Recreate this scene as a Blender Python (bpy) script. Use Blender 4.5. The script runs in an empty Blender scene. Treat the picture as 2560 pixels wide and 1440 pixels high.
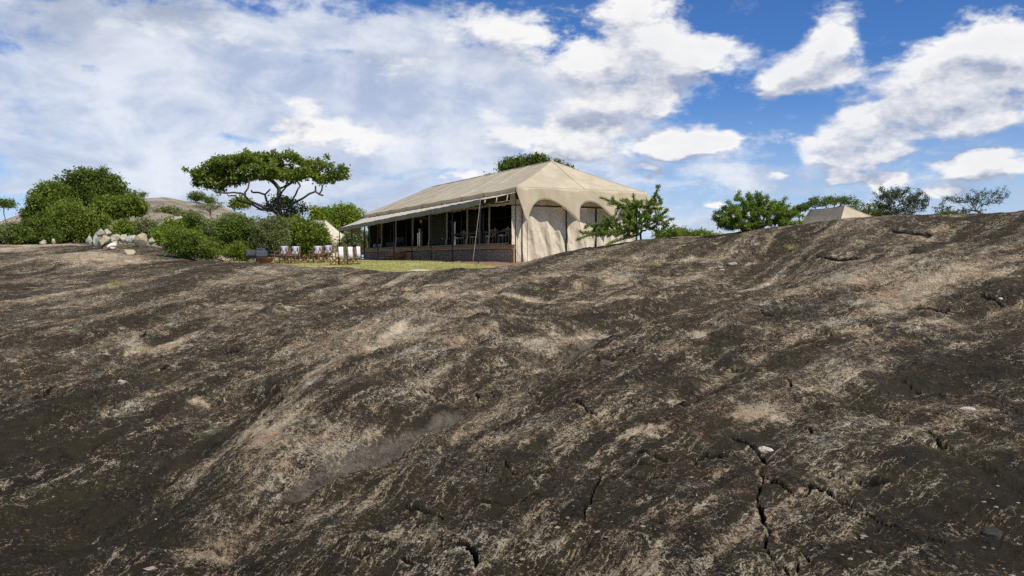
import bpy, math, random
import numpy as np
from mathutils import Vector, Matrix
random.seed(7)
rng = np.random.default_rng(11)
S = bpy.context.scene
C = S.collection
EYE = 1.6                      # height of the lens above the datum
F = 2100.0                     # focal length in units of a 2560 wide frame
PITCH = math.atan(75 / F)
sp, cp = math.sin(PITCH), math.cos(PITCH)

# ------------------------------------------------------------------ camera
cam_d = bpy.data.cameras.new('camera')
cam = bpy.data.objects.new('camera', cam_d); C.objects.link(cam)
cam_d.sensor_width = 36.0; cam_d.lens = 36.0 * F / 2560
cam_d.clip_start = 0.05; cam_d.clip_end = 9000
cam.location = (0, 0, EYE)
cam.rotation_euler = (math.pi / 2 - PITCH, 0, 0)
S.camera = cam
S.view_settings.view_transform = 'Standard'; S.view_settings.look = 'None'
S.view_settings.gamma = 1.0; S.view_settings.exposure = 0.0
S.view_settings.use_curve_mapping = False
S.cycles.use_adaptive_sampling = False; S.cycles.use_denoising = False
S.cycles.max_bounces = 6; S.cycles.diffuse_bounces = 3; S.cycles.transparent_max_bounces = 6
S.cycles.transmission_bounces = 4; S.cycles.glossy_bounces = 2

# ------------------------------------------------------------------ node helper
class G:
    def __init__(s, nt): s.nt = nt; s.n = nt.nodes; s.l = nt.links
    def put(s, sock, v):
        if v is None: return
        if isinstance(v, bpy.types.NodeSocket): s.l.new(v, sock)
        else:
            if hasattr(sock.default_value, '__len__') and not hasattr(v, '__len__'): v = (v,) * len(sock.default_value)
            if hasattr(v, '__len__') and len(sock.default_value) == 4 and len(v) == 3: v = (*v, 1)
            sock.default_value = v
    def m(s, op, a, b=None, c=None, clamp=False):
        n = s.n.new('ShaderNodeMath'); n.operation = op; n.use_clamp = clamp
        s.put(n.inputs[0], a); s.put(n.inputs[1], b); s.put(n.inputs[2], c); return n.outputs[0]
    def v(s, op, a, b=None, sc=None):
        n = s.n.new('ShaderNodeVectorMath'); n.operation = op
        s.put(n.inputs[0], a); s.put(n.inputs[1], b)
        if sc is not None: s.put(n.inputs['Scale'], sc)
        return n.outputs['Value'] if op in ('LENGTH', 'DOT_PRODUCT', 'DISTANCE') else n.outputs[0]
    def noise(s, vec, scale, detail=4, rough=.55, dist=0.0, lac=2.0, col=False):
        n = s.n.new('ShaderNodeTexNoise'); s.put(n.inputs['Vector'], vec)
        n.inputs['Scale'].default_value = scale; n.inputs['Detail'].default_value = detail
        n.inputs['Roughness'].default_value = rough; n.inputs['Distortion'].default_value = dist
        n.inputs['Lacunarity'].default_value = lac
        return n.outputs['Color'] if col else n.outputs[0]
    def vor(s, vec, scale, feature='F1', out='Distance', rnd=1.0):
        n = s.n.new('ShaderNodeTexVoronoi'); n.feature = feature; s.put(n.inputs['Vector'], vec)
        n.inputs['Scale'].default_value = scale; n.inputs['Randomness'].default_value = rnd; return n.outputs[out]
    def map(s, vec, loc=(0, 0, 0), rot=(0, 0, 0), sc=(1, 1, 1)):
        n = s.n.new('ShaderNodeMapping'); s.put(n.inputs[0], vec)
        n.inputs['Location'].default_value = loc; n.inputs['Rotation'].default_value = rot; n.inputs['Scale'].default_value = sc
        return n.outputs[0]
    def ss(s, x, a, b, lo=0.0, hi=1.0):
        n = s.n.new('ShaderNodeMapRange'); n.interpolation_type = 'SMOOTHSTEP'
        s.put(n.inputs[0], x); s.put(n.inputs[1], a); s.put(n.inputs[2], b); s.put(n.inputs[3], lo); s.put(n.inputs[4], hi); return n.outputs[0]
    def lin(s, x, a, b, lo=0.0, hi=1.0):
        n = s.n.new('ShaderNodeMapRange'); s.put(n.inputs[0], x); s.put(n.inputs[1], a); s.put(n.inputs[2], b)
        s.put(n.inputs[3], lo); s.put(n.inputs[4], hi); return n.outputs[0]
    def mix(s, f, a, b, mode='MIX'):
        n = s.n.new('ShaderNodeMix'); n.data_type = 'RGBA'; n.blend_type = mode
        s.put(n.inputs[0], f); s.put(n.inputs[6], a); s.put(n.inputs[7], b); return n.outputs[2]
    def ramp(s, f, pts):
        n = s.n.new('ShaderNodeValToRGB'); s.put(n.inputs[0], f); e = n.color_ramp.elements
        while len(e) < len(pts): e.new(0.5)
        for i, (p, c) in enumerate(pts): e[i].position = p; e[i].color = (*c, 1) if len(c) == 3 else c
        return n.outputs[0]
    def xyz(s, a, b=None, c=None):
        n = s.n.new('ShaderNodeCombineXYZ'); s.put(n.inputs[0], a); s.put(n.inputs[1], b); s.put(n.inputs[2], c); return n.outputs[0]
    def sep(s, v):
        n = s.n.new('ShaderNodeSeparateXYZ'); s.put(n.inputs[0], v); return n.outputs
    def attr(s, name):
        n = s.n.new('ShaderNodeAttribute'); n.attribute_name = name; return n.outputs['Fac']
    def attrv(s, name):
        n = s.n.new('ShaderNodeAttribute'); n.attribute_name = name; return n.outputs['Vector']

# ------------------------------------------------------------------ sun and sky
SUN_EL = math.radians(51); SUN_AZ = math.radians(134)     # clockwise from +Y
sun_dir = Vector((math.sin(SUN_AZ) * math.cos(SUN_EL), math.cos(SUN_AZ) * math.cos(SUN_EL), math.sin(SUN_EL)))
sd = bpy.data.lights.new('sun', 'SUN'); sd.energy = 4.85; sd.angle = math.radians(0.5); sd.color = (1.0, 0.93, 0.82)
sun = bpy.data.objects.new('sun', sd); C.objects.link(sun)
sun.rotation_euler = sun_dir.to_track_quat('Z', 'Y').to_euler(); sun.location = (20, -40, 60)

W = bpy.data.worlds.new('World'); S.world = W; W.use_nodes = True
g = G(W.node_tree); g.n.clear()
def deg_of(px, py):
    u = (px - 1280) / F; v = (720 - py) / F
    d = Vector((u, cp + v * sp, -sp + v * cp)).normalized()
    return math.degrees(math.atan2(d.x, d.y)), math.degrees(math.asin(d.z))
# clouds of the photograph: px, py, half width, half height, strength (negative = clear sky)
CUM = [(2090, 372, 60, 24, .9), (2230, 372, 40, 18, .9), (2110, 436, 46, 18, .9), (2222, 452, 34, 18, .9), (2440, 408, 60, 20, .8), (2500, 385, 40, 14, .8), (1600, 45, 110, 90, 1.15), (1570, 165, 120, 85, 1.1), (1700, 130, 120, 62, 1.05), (1790, 125, 95, 34, .8), (1660, 250, 40, 30, .35),
       (1500, 215, 110, 45, .7), (1480, 265, 150, 30, .6),
       (2085, 85, 62, 52, 1.0), (2020, 140, 75, 48, .95), (1945, 185, 60, 42, .8), (2050, 200, 90, 36, .6),
       (2500, 110, 120, 62, 1.0), (2390, 165, 130, 72, 1.05), (2480, 220, 150, 80, 1.0), (2270, 250, 130, 52, .95), (2160, 300, 80, 30, .7), (2380, 310, 180, 28, .75),
       (2060, 375, 90, 30, .8), (2200, 375, 80, 30, .8), (2110, 435, 55, 24, .7), (2215, 450, 40, 22, .65),
       (1740, 355, 70, 36, .95), (1660, 380, 85, 30, .85), (1810, 365, 50, 22, .6), (1640, 440, 80, 16, .6), (1645, 275, 40, 30, .75),
       (1500, 340, 100, 45, .95), (1380, 345, 90, 42, .9), (1270, 350, 90, 34, .8), (1430, 395, 170, 26, .7), (1105, 437, 50, 20, .85), (1170, 440, 30, 16, .5),
       (770, 330, 70, 40, .9), (690, 350, 70, 36, .8), (860, 345, 80, 34, .7), (950, 350, 60, 25, .6), (1060, 350, 70, 26, .6),
       (2420, 405, 85, 22, .65), (2480, 440, 110, 22, .65), (2360, 480, 60, 14, .55), (1800, 515, 50, 16, .55), (1960, 450, 40, 12, .5),
       (1220, 300, 45, 22, .6), (1330, 120, 120, 75, .75), (1180, 60, 140, 60, .7), (1100, 130, 80, 50, .55), (745, 255, 60, 30, .6),
       (560, 90, 160, 70, .42), (330, 60, 200, 70, .40), (950, 170, 90, 46, .5), (1460, 150, 60, 46, .6), (2290, 590, 200, 20, .3), (2330, -60, 300, 60, .3)]
CUM = [(a, b, c * 1.0, d * 1.04, (max(e, .80) + (.38 if a > 1580 else .12 if a > 1150 else -.10)) if d < 45 else e) for a, b, c, d, e in CUM]
VEIL = [(250, 90, 460, 130, .85), (650, 130, 350, 95, .75), (1100, 110, 330, 120, .75), (250, 300, 420, 110, .6), (700, 270, 520, 100, .7), (1180, 260, 420, 100, .7),
        (1000, 400, 500, 70, .5), (350, 420, 400, 70, .5), (1500, 330, 260, 90, .4), (1700, 430, 300, 40, .2), (2350, 450, 350, 50, .25), (2400, 230, 240, 90, .25),
        (900, 500, 1000, 55, .62), (1900, 560, 900, 50, .5), (700, 420, 500, 60, .5), (2100, 420, 500, 40, .22), (1500, 230, 150, 90, .4),
        (800, 148, 110, 26, -.75), (160, 165, 150, 16, -.45), (580, 350, 90, 22, -.55), (1230, 130, 60, 30, -.35), (420, 300, 80, 14, -.3), (960, 425, 120, 14, -.45),
        (120, 500, 160, 20, -.3), (1290, 480, 400, 20, -.25), (1000, 225, 60, 24, -.3), (320, 360, 240, 16, -.25)]
VEIL = [(a, b, c, d, e * 1.18) for a, b, c, d, e in VEIL]
geo = g.n.new('ShaderNodeNewGeometry')
D0 = g.v('SCALE', geo.outputs['Incoming'], sc=-1.0)
D0 = g.v('NORMALIZE', D0)
dx, dy, dz = g.sep(D0)
az = g.m('MULTIPLY', g.m('ARCTAN2', dx, dy), 57.29578)
el = g.m('MULTIPLY', g.m('ARCSINE', dz), 57.29578)
AE = g.xyz(az, el, 0.0)
def blobgroup(name, blobs):
    t = bpy.data.node_groups.new(name, 'ShaderNodeTree')
    t.interface.new_socket('P', in_out='INPUT', socket_type='NodeSocketVector')
    t.interface.new_socket('B', in_out='OUTPUT', socket_type='NodeSocketFloat')
    h = G(t); i = t.nodes.new('NodeGroupInput'); o = t.nodes.new('NodeGroupOutput'); acc = None
    for (px, py, rx, ry, s) in blobs:
        a, e = deg_of(px, py); k = 57.3 / F
        q = h.v('MULTIPLY', h.v('SUBTRACT', i.outputs[0], (a, e, 0)), (1 / (rx * k), 1 / (ry * k), 0))
        l = h.v('DOT_PRODUCT', q, q)
        w = h.m('MULTIPLY', h.m('POWER', 2.718, h.m('MULTIPLY', l, -1.15)), s)
        acc = w if acc is None else h.m('ADD', acc, w)
    t.links.new(acc, o.inputs[0]); return t
def use(tree, P):
    n = g.n.new('ShaderNodeGroup'); n.node_tree = tree; g.put(n.inputs[0], P); return n.outputs[0]
# noise space: flattened towards the horizon as real cloud layers are
NV = g.v('MULTIPLY', D0, (1.0, 1.0, 1.9))
warp = g.v('SCALE', g.v('SUBTRACT', g.noise(NV, 7.0, 4, .6, col=True), (.5, .5, .5)), sc=5.0)
warp2 = g.v('SCALE', g.v('SUBTRACT', g.noise(NV, 26.0, 3, .6, col=True), (.5, .5, .5)), sc=1.7)
AEw = g.v('ADD', g.v('ADD', AE, g.v('MULTIPLY', warp, (1, .55, 0))), g.v('MULTIPLY', warp2, (1, .8, 0)))
cumt = blobgroup('cumulus_field', CUM); veilt = blobgroup('veil_field', VEIL)
def inframe():   # blend to a generic field of the same kind outside the photographed part of the sky
    a = g.ss(g.m('ABSOLUTE', az), 33, 42); b = g.ss(el, 19, 27)
    c = g.ss(dy, 0.0, 0.3, 1, 0)
    return g.m('MAXIMUM', g.m('MAXIMUM', a, b), c)
outf = inframe()
n_big = g.noise(NV, 3.2, 5, .55)
n_mid = g.noise(NV, 17.0, 10, .64, .2)
n_fine = g.noise(g.v('ADD', NV, (3.1, 7.7, .4)), 48.0, 7, .65)
gen_c = g.m('MULTIPLY', g.ss(n_big, .47, .62), .95)
def cum_at(P, nm, nf):
    b = g.m('MULTIPLY_ADD', g.m('SUBTRACT', 1.0, outf), use(cumt, P), g.m('MULTIPLY', outf, gen_c))
    d = g.m('ADD', g.m('MINIMUM', b, 1.25), g.m('MULTIPLY', g.m('SUBTRACT', nm, .5), 2.1))
    d = g.m('ADD', d, g.m('MULTIPLY', g.m('SUBTRACT', nf, .5), .5)); return d
dc = cum_at(AEw, n_mid, n_fine)
NVu = g.v('ADD', NV, (0.006, 0, 0.042))
dcu = cum_at(g.v('ADD', AEw, (.5, 1.5, 0)), g.noise(NVu, 17.0, 5, .64, .2), g.noise(g.v('ADD', NVu, (3.1, 7.7, .4)), 48.0, 3, .6))
puff0 = g.noise(g.v('ADD', NV, (.3, 1.2, .9)), 6.0, 3, .5)
a_c = g.ss(dc, .30, g.ss(puff0, .35, .65, 1.35, .84))
lit = g.m('ADD', .58, g.m('MULTIPLY', g.m('SUBTRACT', dc, dcu), 1.15), clamp=True)
lit = g.m('MULTIPLY', lit, g.ss(dc, .5, 1.9, 1.05, .82), clamp=True)
NS = g.v('MULTIPLY', D0, (1.0, 1.0, 5.5))
n_str = g.noise(NS, 4.5, 7, .58, .4)
n_str2 = g.noise(NS, 18.0, 6, .6)
gen_v = g.m('MULTIPLY', g.ss(g.noise(NS, 1.3, 3, .5), .35, .65), .65)
bv = g.m('MULTIPLY_ADD', g.m('SUBTRACT', 1.0, outf), use(veilt, AEw), g.m('MULTIPLY', outf, gen_v))
dv = g.m('ADD', bv, g.m('MULTIPLY', g.m('SUBTRACT', n_str, .5), .9))
dv = g.m('ADD', dv, g.m('MULTIPLY', g.m('SUBTRACT', n_str2, .5), .5))
dv = g.m('ADD', dv, g.m('MULTIPLY', g.m('SUBTRACT', n_mid, .5), 2.5))
a_v = g.m('MULTIPLY', g.ss(dv, .16, .95), .88)
sky = g.n.new('ShaderNodeTexSky'); sky.sky_type = 'NISHITA'; sky.sun_disc = False
sky.sun_elevation = SUN_EL; sky.sun_rotation = SUN_AZ; sky.altitude = 1500; sky.air_density = 1.0; sky.dust_density = .5; sky.ozone_density = 2.0
SKS = 0.10
hs = g.n.new('ShaderNodeHueSaturation'); hs.inputs['Saturation'].default_value = 1.26; g.put(hs.inputs['Color'], sky.outputs[0])
skyc = g.v('MULTIPLY', hs.outputs[0], (.80, .90, 1.17))
k = 1.0 / SKS
puff = g.noise(g.v('ADD', NV, (.7, .2, .9)), 8.5, 9, .6, .3)
veil_c = g.mix(g.ss(puff, .34, .66), tuple(x * k for x in (.47, .55, .72)), tuple(x * k for x in (.86, .89, .95)))
gray = g.mix(g.ss(g.noise(NV, 5.0, 6, .55), .42, .62), veil_c, tuple(x * k for x in (.33, .385, .50)))
low = g.mix(g.ss(el, -2, 11), tuple(x * k for x in (.50, .64, .86)), skyc)
c1 = g.mix(a_v, g.mix(.9, skyc, low), g.mix(g.ss(el, 10, 17), veil_c, gray))
cum_c = g.mix(lit, tuple(x * k for x in (.38, .43, .57)), tuple(x * k for x in (.97, .965, .96)))
c2 = g.mix(g.m('MULTIPLY', a_c, .96), c1, cum_c)
bg = g.n.new('ShaderNodeBackground'); g.put(bg.inputs[0], c2); bg.inputs[1].default_value = SKS
wo = g.n.new('ShaderNodeOutputWorld'); g.l.new(bg.outputs[0], wo.inputs[0])
W.cycles.sampling_method = 'MANUAL'; W.cycles.sample_map_resolution = 512

# ------------------------------------------------------------------ geometry helpers
def at(px, py, Y):
    u = (px - 1280) / F; v = (720 - py) / F
    k = Y / (cp + v * sp)
    return np.array([u * k, Y, EYE + (-sp + v * cp) * k])
def tag(o, label=None, cat=None, group=None, kind=None):
    if label: o['label'] = label
    if cat: o['category'] = cat
    if group: o['group'] = group
    if kind: o['kind'] = kind
    return o
def empty(name, loc, rz=0, label=None, cat=None, group=None):
    o = bpy.data.objects.new(name, None); C.objects.link(o); o.location = loc; o.rotation_euler = (0, 0, rz)
    o.empty_display_size = .2
    return tag(o, label, cat, group)
def link(name, me, m, parent=None):
    o = bpy.data.objects.new(name, me); C.objects.link(o)
    if m is not None: me.materials.clear(); me.materials.append(m)
    if parent is not None: o.parent = parent
    return o
def arr_mesh(name, V, Fc, smooth=False):
    """V (n,3) and Fc (m,k) arrays to a mesh."""
    V = np.asarray(V, np.float32); Fc = np.asarray(Fc, np.int32); me = bpy.data.meshes.new(name)
    m, kk = Fc.shape
    me.vertices.add(len(V)); me.vertices.foreach_set('co', V.ravel())
    me.loops.add(m * kk); me.loops.foreach_set('vertex_index', Fc.ravel())
    me.polygons.add(m); me.polygons.foreach_set('loop_start', np.arange(0, m * kk, kk, dtype=np.int32))
    try: me.polygons.foreach_set('loop_total', np.full(m, kk, np.int32))
    except Exception: pass
    me.polygons.foreach_set('use_smooth', np.full(m, smooth, bool))
    me.update(calc_edges=True); return me
class MB:
    def __init__(s): s.v = []; s.f = []
    def add(s, vs, fs):
        k = len(s.v); s.v += [tuple(map(float, p)) for p in vs]; s.f += [tuple(i + k for i in q) for q in fs]; return s
    def box(s, c, d, M=None, taper=1.0):
        x, y, z = d[0] / 2, d[1] / 2, d[2] / 2
        p = [Vector((a * x * (taper if e < 0 else 1), b * y * (taper if e < 0 else 1), e * z)) for e in (-1, 1) for a, b in ((-1, -1), (1, -1), (1, 1), (-1, 1))]
        if M is not None: p = [M @ q for q in p]
        cc = Vector(c); return s.add([q + cc for q in p], [(3, 2, 1, 0), (4, 5, 6, 7), (0, 1, 5, 4), (1, 2, 6, 5), (2, 3, 7, 6), (3, 0, 4, 7)])
    def bar(s, a, b, w, h=None):      # rectangular bar from a to b
        a, b = Vector(a), Vector(b); h = h or w; d = b - a; L = d.length
        q = d.to_track_quat('Z', 'Y').to_matrix(); return s.box((a + b) / 2, (w, h, L), q)
    def tube(s, pts, r, n=6, cap=True):
        pts = [Vector(p) for p in pts]; rr = r if hasattr(r, '__len__') else [r] * len(pts); vs = []; fs = []
        for i, p in enumerate(pts):
            t = (pts[min(i + 1, len(pts) - 1)] - pts[max(i - 1, 0)]).normalized()
            up = Vector((0, 0, 1)) if abs(t.z) < .95 else Vector((1, 0, 0))
            e1 = t.cross(up).normalized(); e2 = t.cross(e1)
            for j in range(n):
                a = 2 * math.pi * j / n; vs.append(p + (e1 * math.cos(a) + e2 * math.sin(a)) * rr[i])
        for i in range(len(pts) - 1):
            for j in range(n): fs.append((i * n + j, i * n + (j + 1) % n, (i + 1) * n + (j + 1) % n, (i + 1) * n + j))
        if cap: fs += [tuple(range(n))[::-1], tuple(range((len(pts) - 1) * n, len(pts) * n))]
        return s.add(vs, fs)
    def lathe(s, prof, c=(0, 0, 0), n=20):
        vs = []; fs = []
        for (r, z) in prof:
            for j in range(n):
                a = 2 * math.pi * j / n; vs.append((c[0] + r * math.cos(a), c[1] + r * math.sin(a), c[2] + z))
        for i in range(len(prof) - 1):
            for j in range(n): fs.append((i * n + j, i * n + (j + 1) % n, (i + 1) * n + (j + 1) % n, (i + 1) * n + j))
        return s.add(vs, fs)
    def grid(s, P):                    # P[i][j] points
        n, m = len(P), len(P[0]); return s.add([p for r in P for p in r], [(i * m + j, i * m + j + 1, (i + 1) * m + j + 1, (i + 1) * m + j) for i in range(n - 1) for j in range(m - 1)])
    def build(s, name, m, parent=None, smooth=False, thick=0):
        me = bpy.data.meshes.new(name); me.from_pydata(s.v, [], s.f)
        if smooth: me.polygons.foreach_set('use_smooth', [True] * len(me.polygons))
        me.update(); o = link(name, me, m, parent)
        if thick:
            md = o.modifiers.new('thickness', 'SOLIDIFY'); md.thickness = thick; md.offset = 0
        return o
def copy_tree(o, parent=None):
    c = o.copy(); C.objects.link(c); c.parent = parent
    for ch in o.children: copy_tree(ch, c)
    return c
# gradient noise on arrays
def _h(ix, iy, seed):
    h = (ix.astype(np.int64) * 374761393 + iy.astype(np.int64) * 668265263 + seed * 1442695041) & 0xffffffff
    h = ((h ^ (h >> 13)) * 1274126177) & 0xffffffff
    return (h ^ (h >> 16)) & 0xffff
_A = np.arange(65536) * (2 * np.pi / 65536); _CA = np.cos(_A).astype(np.float32); _SA = np.sin(_A).astype(np.float32)
def pn(x, y, seed=0):
    x = np.asarray(x, float); y = np.asarray(y, float)
    x0 = np.floor(x); y0 = np.floor(y); fx = x - x0; fy = y - y0; ix = x0.astype(np.int64); iy = y0.astype(np.int64)
    u = fx * fx * fx * (fx * (fx * 6 - 15) + 10); v = fy * fy * fy * (fy * (fy * 6 - 15) + 10)
    def gr(a, b, px, py):
        h = _h(ix + a, iy + b, seed); return _CA[h] * px + _SA[h] * py
    n0 = gr(0, 0, fx, fy) * (1 - u) + gr(1, 0, fx - 1, fy) * u
    n1 = gr(0, 1, fx, fy - 1) * (1 - u) + gr(1, 1, fx - 1, fy - 1) * u
    return (n0 * (1 - v) + n1 * v) * 1.5
def fb(x, y, o=4, seed=0, rough=.5):
    t = 0; a = 1.0
    for i in range(o): t = t + a * pn(x * 2 ** i, y * 2 ** i, seed + 17 * i); a *= rough
    return t
def sstep(x, a, b):
    t = np.clip((x - a) / (b - a), 0, 1); return t * t * (3 - 2 * t)

# ------------------------------------------------------------------ materials
def mat(name, base=None, rough=.8, spec=.3, metal=0.0):
    m = bpy.data.materials.new(name); m.use_nodes = True; h = G(m.node_tree)
    b = h.n['Principled BSDF']; b.inputs['Roughness'].default_value = rough; b.inputs['Metallic'].default_value = metal
    b.inputs['Specular IOR Level'].default_value = spec
    if base is not None: h.put(b.inputs['Base Color'], base)
    m.diffuse_color = (*(base if base is not None else (.5, .5, .5)), 1)
    return m, h, b
def coord(h): return h.n.new('ShaderNodeTexCoord').outputs['Object']
def bump(h, b, height, strength=.5, dist=.02, normal=None):
    n = h.n.new('ShaderNodeBump'); n.inputs['Strength'].default_value = strength; n.inputs['Distance'].default_value = dist
    h.put(n.inputs['Height'], height)
    if normal is not None: h.put(n.inputs['Normal'], normal)
    h.put(b.inputs['Normal'], n.outputs[0]); return n.outputs[0]
def simple(name, c0, c1, scale=3, rough=.85, bs=.3, bd=.01, stretch=(1, 1, 1), metal=0, spec=.3, detail=5):
    m, h, b = mat(name, None, rough, spec, metal)
    P = h.map(coord(h), sc=stretch); n = h.noise(P, scale, detail, .6)
    h.put(b.inputs['Base Color'], h.ramp(n, [(.3, c0), (.7, c1)]))
    if bs: bump(h, b, h.noise(P, scale * 4, 4, .6), bs, bd)
    m.diffuse_color = (*c0, 1); return m
M = {}
def canvas(name, c, folds=.35, trans=0):
    m, h, b = mat(name, None, .88, .15)
    P = coord(h)
    st = h.noise(h.map(P, sc=(1, 1, .35)), 1.1, 5, .6)
    sp_ = h.noise(P, 9, 4, .7)
    col = h.mix(h.ss(st, .35, .7), tuple(x * .86 for x in c), tuple(min(1, x * 1.06) for x in c))
    col = h.mix(h.m('MULTIPLY', h.ss(sp_, .5, .75), .25), col, tuple(x * .7 for x in c))
    h.put(b.inputs['Base Color'], col)
    w = h.noise(h.map(P, sc=(1.3, 1.3, .45)), 1.7, 4, .55, .8)
    nb = bump(h, b, h.m('ADD', h.m('MULTIPLY', w, 1.0), h.m('MULTIPLY', h.noise(P, 60, 2), .03)), folds, .25)
    if trans:      # sun glows through the cotton
        t = h.n.new('ShaderNodeBsdfTranslucent'); h.put(t.inputs[0], h.mix(.3, col, (.75, .55, .30))); mx = h.n.new('ShaderNodeMixShader'); mx.inputs[0].default_value = trans
        o = h.n['Material Output']; h.l.new(b.outputs[0], mx.inputs[1]); h.l.new(t.outputs[0], mx.inputs[2]); h.l.new(mx.outputs[0], o.inputs[0])
    m.diffuse_color = (*c, 1); return m
M['fly'] = canvas('fly_canvas', (.71, .63, .475), .14, .38)
M['wall'] = canvas('wall_canvas', (.76, .68, .53), .65, .18)
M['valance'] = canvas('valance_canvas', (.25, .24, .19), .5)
M['awn'] = canvas('awning_canvas', (.52, .49, .41), .15)
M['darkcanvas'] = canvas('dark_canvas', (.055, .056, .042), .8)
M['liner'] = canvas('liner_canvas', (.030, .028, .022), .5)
M['strap'] = canvas('strap_canvas', (.40, .37, .29), .3)
M['cream'] = canvas('cream_canvas', (.66, .59, .47), .3, .15)
M['blackmetal'] = simple('black_painted_steel', (.018, .019, .024), (.03, .032, .038), 6, .5, .1)
M['rope'] = simple('rope', (.3, .26, .2), (.45, .4, .3), 20, .9)
M['sheet'] = simple('groundsheet', (.20, .19, .17), (.27, .25, .22), 3, .8, .4, .03)
def wood(name, c0, c1, ax=(1, .08, 1), sc=9, rough=.65):
    m, h, b = mat(name, None, rough, .3); P = coord(h)
    info = h.n.new('ShaderNodeObjectInfo')
    P2 = h.v('ADD', P, h.v('SCALE', h.xyz(info.outputs['Random'], info.outputs['Random'], info.outputs['Random']), sc=17.0))
    n = h.noise(h.map(P2, sc=ax), sc, 5, .65, .6)
    col = h.ramp(n, [(.3, c0), (.7, c1)])
    col = h.mix(h.m('MULTIPLY', info.outputs['Random'], .45), col, tuple(x * .55 for x in c0))
    h.put(b.inputs['Base Color'], col); bump(h, b, n, .4, .01); m.diffuse_color = (*c1, 1); return m
M['deckwood'] = wood('deck_timber', (.28, .14, .06), (.66, .40, .19))
M['chairwood'] = wood('chair_teak', (.20, .095, .045), (.34, .18, .09), (1, 1, .15), 20, .45)
M['tablewood'] = wood('table_wood', (.06, .035, .02), (.11, .06, .03))
M['towel'] = simple('towel', (.62, .62, .66), (.74, .74, .78), 30, .95, .5, .01)
M['greycloth'] = simple('striped_cloth', (.44, .44, .50), (.60, .60, .66), 40, .95, .4, .01, (1, 1, .2))
M['denim'] = simple('navy_cushion', (.045, .055, .075), (.085, .10, .13), 9, .9, .4, .02)
M['white'] = simple('white_ceramic', (.65, .65, .63), (.78, .78, .76), 8, .4, 0)
M['rust'] = simple('rusted_steel', (.10, .04, .02), (.22, .085, .035), 6, .8, .3, .005)
M['copper'] = simple('copper', (.55, .22, .10), (.7, .32, .16), 8, .4, 0, metal=.8)
M['bone'] = simple('bone', (.66, .62, .54), (.8, .77, .7), 12, .7, .3, .01)
M['horn'] = simple('horn', (.02, .018, .015), (.05, .045, .04), 14, .7, .3, .01)
M['yellow'] = mat('yellow_sign', (.75, .62, .06), .5)[0]
mg, hg, bg_ = mat('clear_glass', (.8, .86, .85), .08, .5); bg_.inputs['Transmission Weight'].default_value = .55; M['glass'] = mg
mf, hf, bf = mat('frosted_glass', (.42, .50, .46), .25, .5); bf.inputs['Transmission Weight'].default_value = .25; M['frost'] = mf
def leafmat(name, c0, c1, tr=.28, scale=1.3, rough=.55):
    m = bpy.data.materials.new(name); m.use_nodes = True; h = G(m.node_tree); h.n.clear()
    geo = h.n.new('ShaderNodeNewGeometry'); P = geo.outputs['Position']
    n = h.noise(P, scale, 3, .6); r = geo.outputs['Random Per Island']
    n2 = h.noise(P, scale * 3.1, 3, .6)
    f = h.m('ADD', h.m('ADD', h.m('MULTIPLY', h.ss(n, .35, .65), .35), h.m('MULTIPLY', h.ss(n2, .35, .65), .3)), h.m('MULTIPLY', r, .45), clamp=True)
    col = h.mix(f, c0, c1)
    col = h.mix(h.m('MULTIPLY', h.ss(r, .93, .97), .6), col, (.20, .17, .05))
    d = h.n.new('ShaderNodeBsdfPrincipled'); h.put(d.inputs['Base Color'], col); d.inputs['Roughness'].default_value = rough
    d.inputs['Specular IOR Level'].default_value = .25
    t = h.n.new('ShaderNodeBsdfTranslucent'); h.put(t.inputs[0], h.mix(.5, col, (c1[0] * 1.3, c1[1] * 1.5, c1[2] * .7)))
    mx = h.n.new('ShaderNodeMixShader'); mx.inputs[0].default_value = tr
    h.l.new(d.outputs[0], mx.inputs[1]); h.l.new(t.outputs[0], mx.inputs[2])
    o = h.n.new('ShaderNodeOutputMaterial'); h.l.new(mx.outputs[0], o.inputs[0]); m.diffuse_color = (*c1, 1); return m
M['leaf_mid'] = leafmat('leaf_mid_green', (0.036, 0.066, 0.008), (0.215, 0.28, 0.034))
M['leaf_dark'] = leafmat('leaf_dark_green', (0.024, 0.045, 0.008), (0.15, 0.21, 0.028))
M['leaf_bright'] = leafmat('leaf_bright_green', (0.06, 0.11, 0.01), (0.26, 0.34, 0.038))
M['leaf_olive'] = leafmat('leaf_olive', (0.06, 0.08, 0.025), (0.25, 0.28, 0.11))
M['leaf_acacia'] = leafmat('leaf_acacia', (0.05, 0.09, 0.01), (0.24, 0.33, 0.045))
M['leaf_wispy'] = leafmat('leaf_wispy', (0.03, 0.045, 0.018), (0.085, 0.11, 0.04))
M['bark'] = simple('bark', (.035, .028, .022), (.12, .10, .08), 8, .9, .8, .03, (1, 1, .3))
M['bark_pale'] = simple('bark_pale', (.10, .085, .065), (.22, .19, .15), 8, .9, .6, .02, (1, 1, .3))
def stonemat(name, c0, c1, c2, scale=2.2):
    m, h, b = mat(name, None, .85, .25); P = coord(h)
    n = h.noise(P, scale, 6, .62, .4); n2 = h.noise(P, scale * 3.3, 5, .65)
    col = h.ramp(n, [(.3, c0), (.5, c1), (.72, c2)])
    col = h.mix(h.m('MULTIPLY', h.ss(n2, .55, .68), .6), col, tuple(x * .35 for x in c1))
    h.put(b.inputs['Base Color'], col); bump(h, b, h.m('ADD', n2, h.m('MULTIPLY', h.noise(P, scale * 12, 3), .3)), .6, .08); return m
M['boulder'] = stonemat('boulder_lichen', (.30, .24, .18), (.40, .36, .28), (.52, .49, .42))
M['boulder_g'] = stonemat('boulder_greenish', (.28, .27, .22), (.38, .39, .33), (.52, .53, .48))
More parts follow.
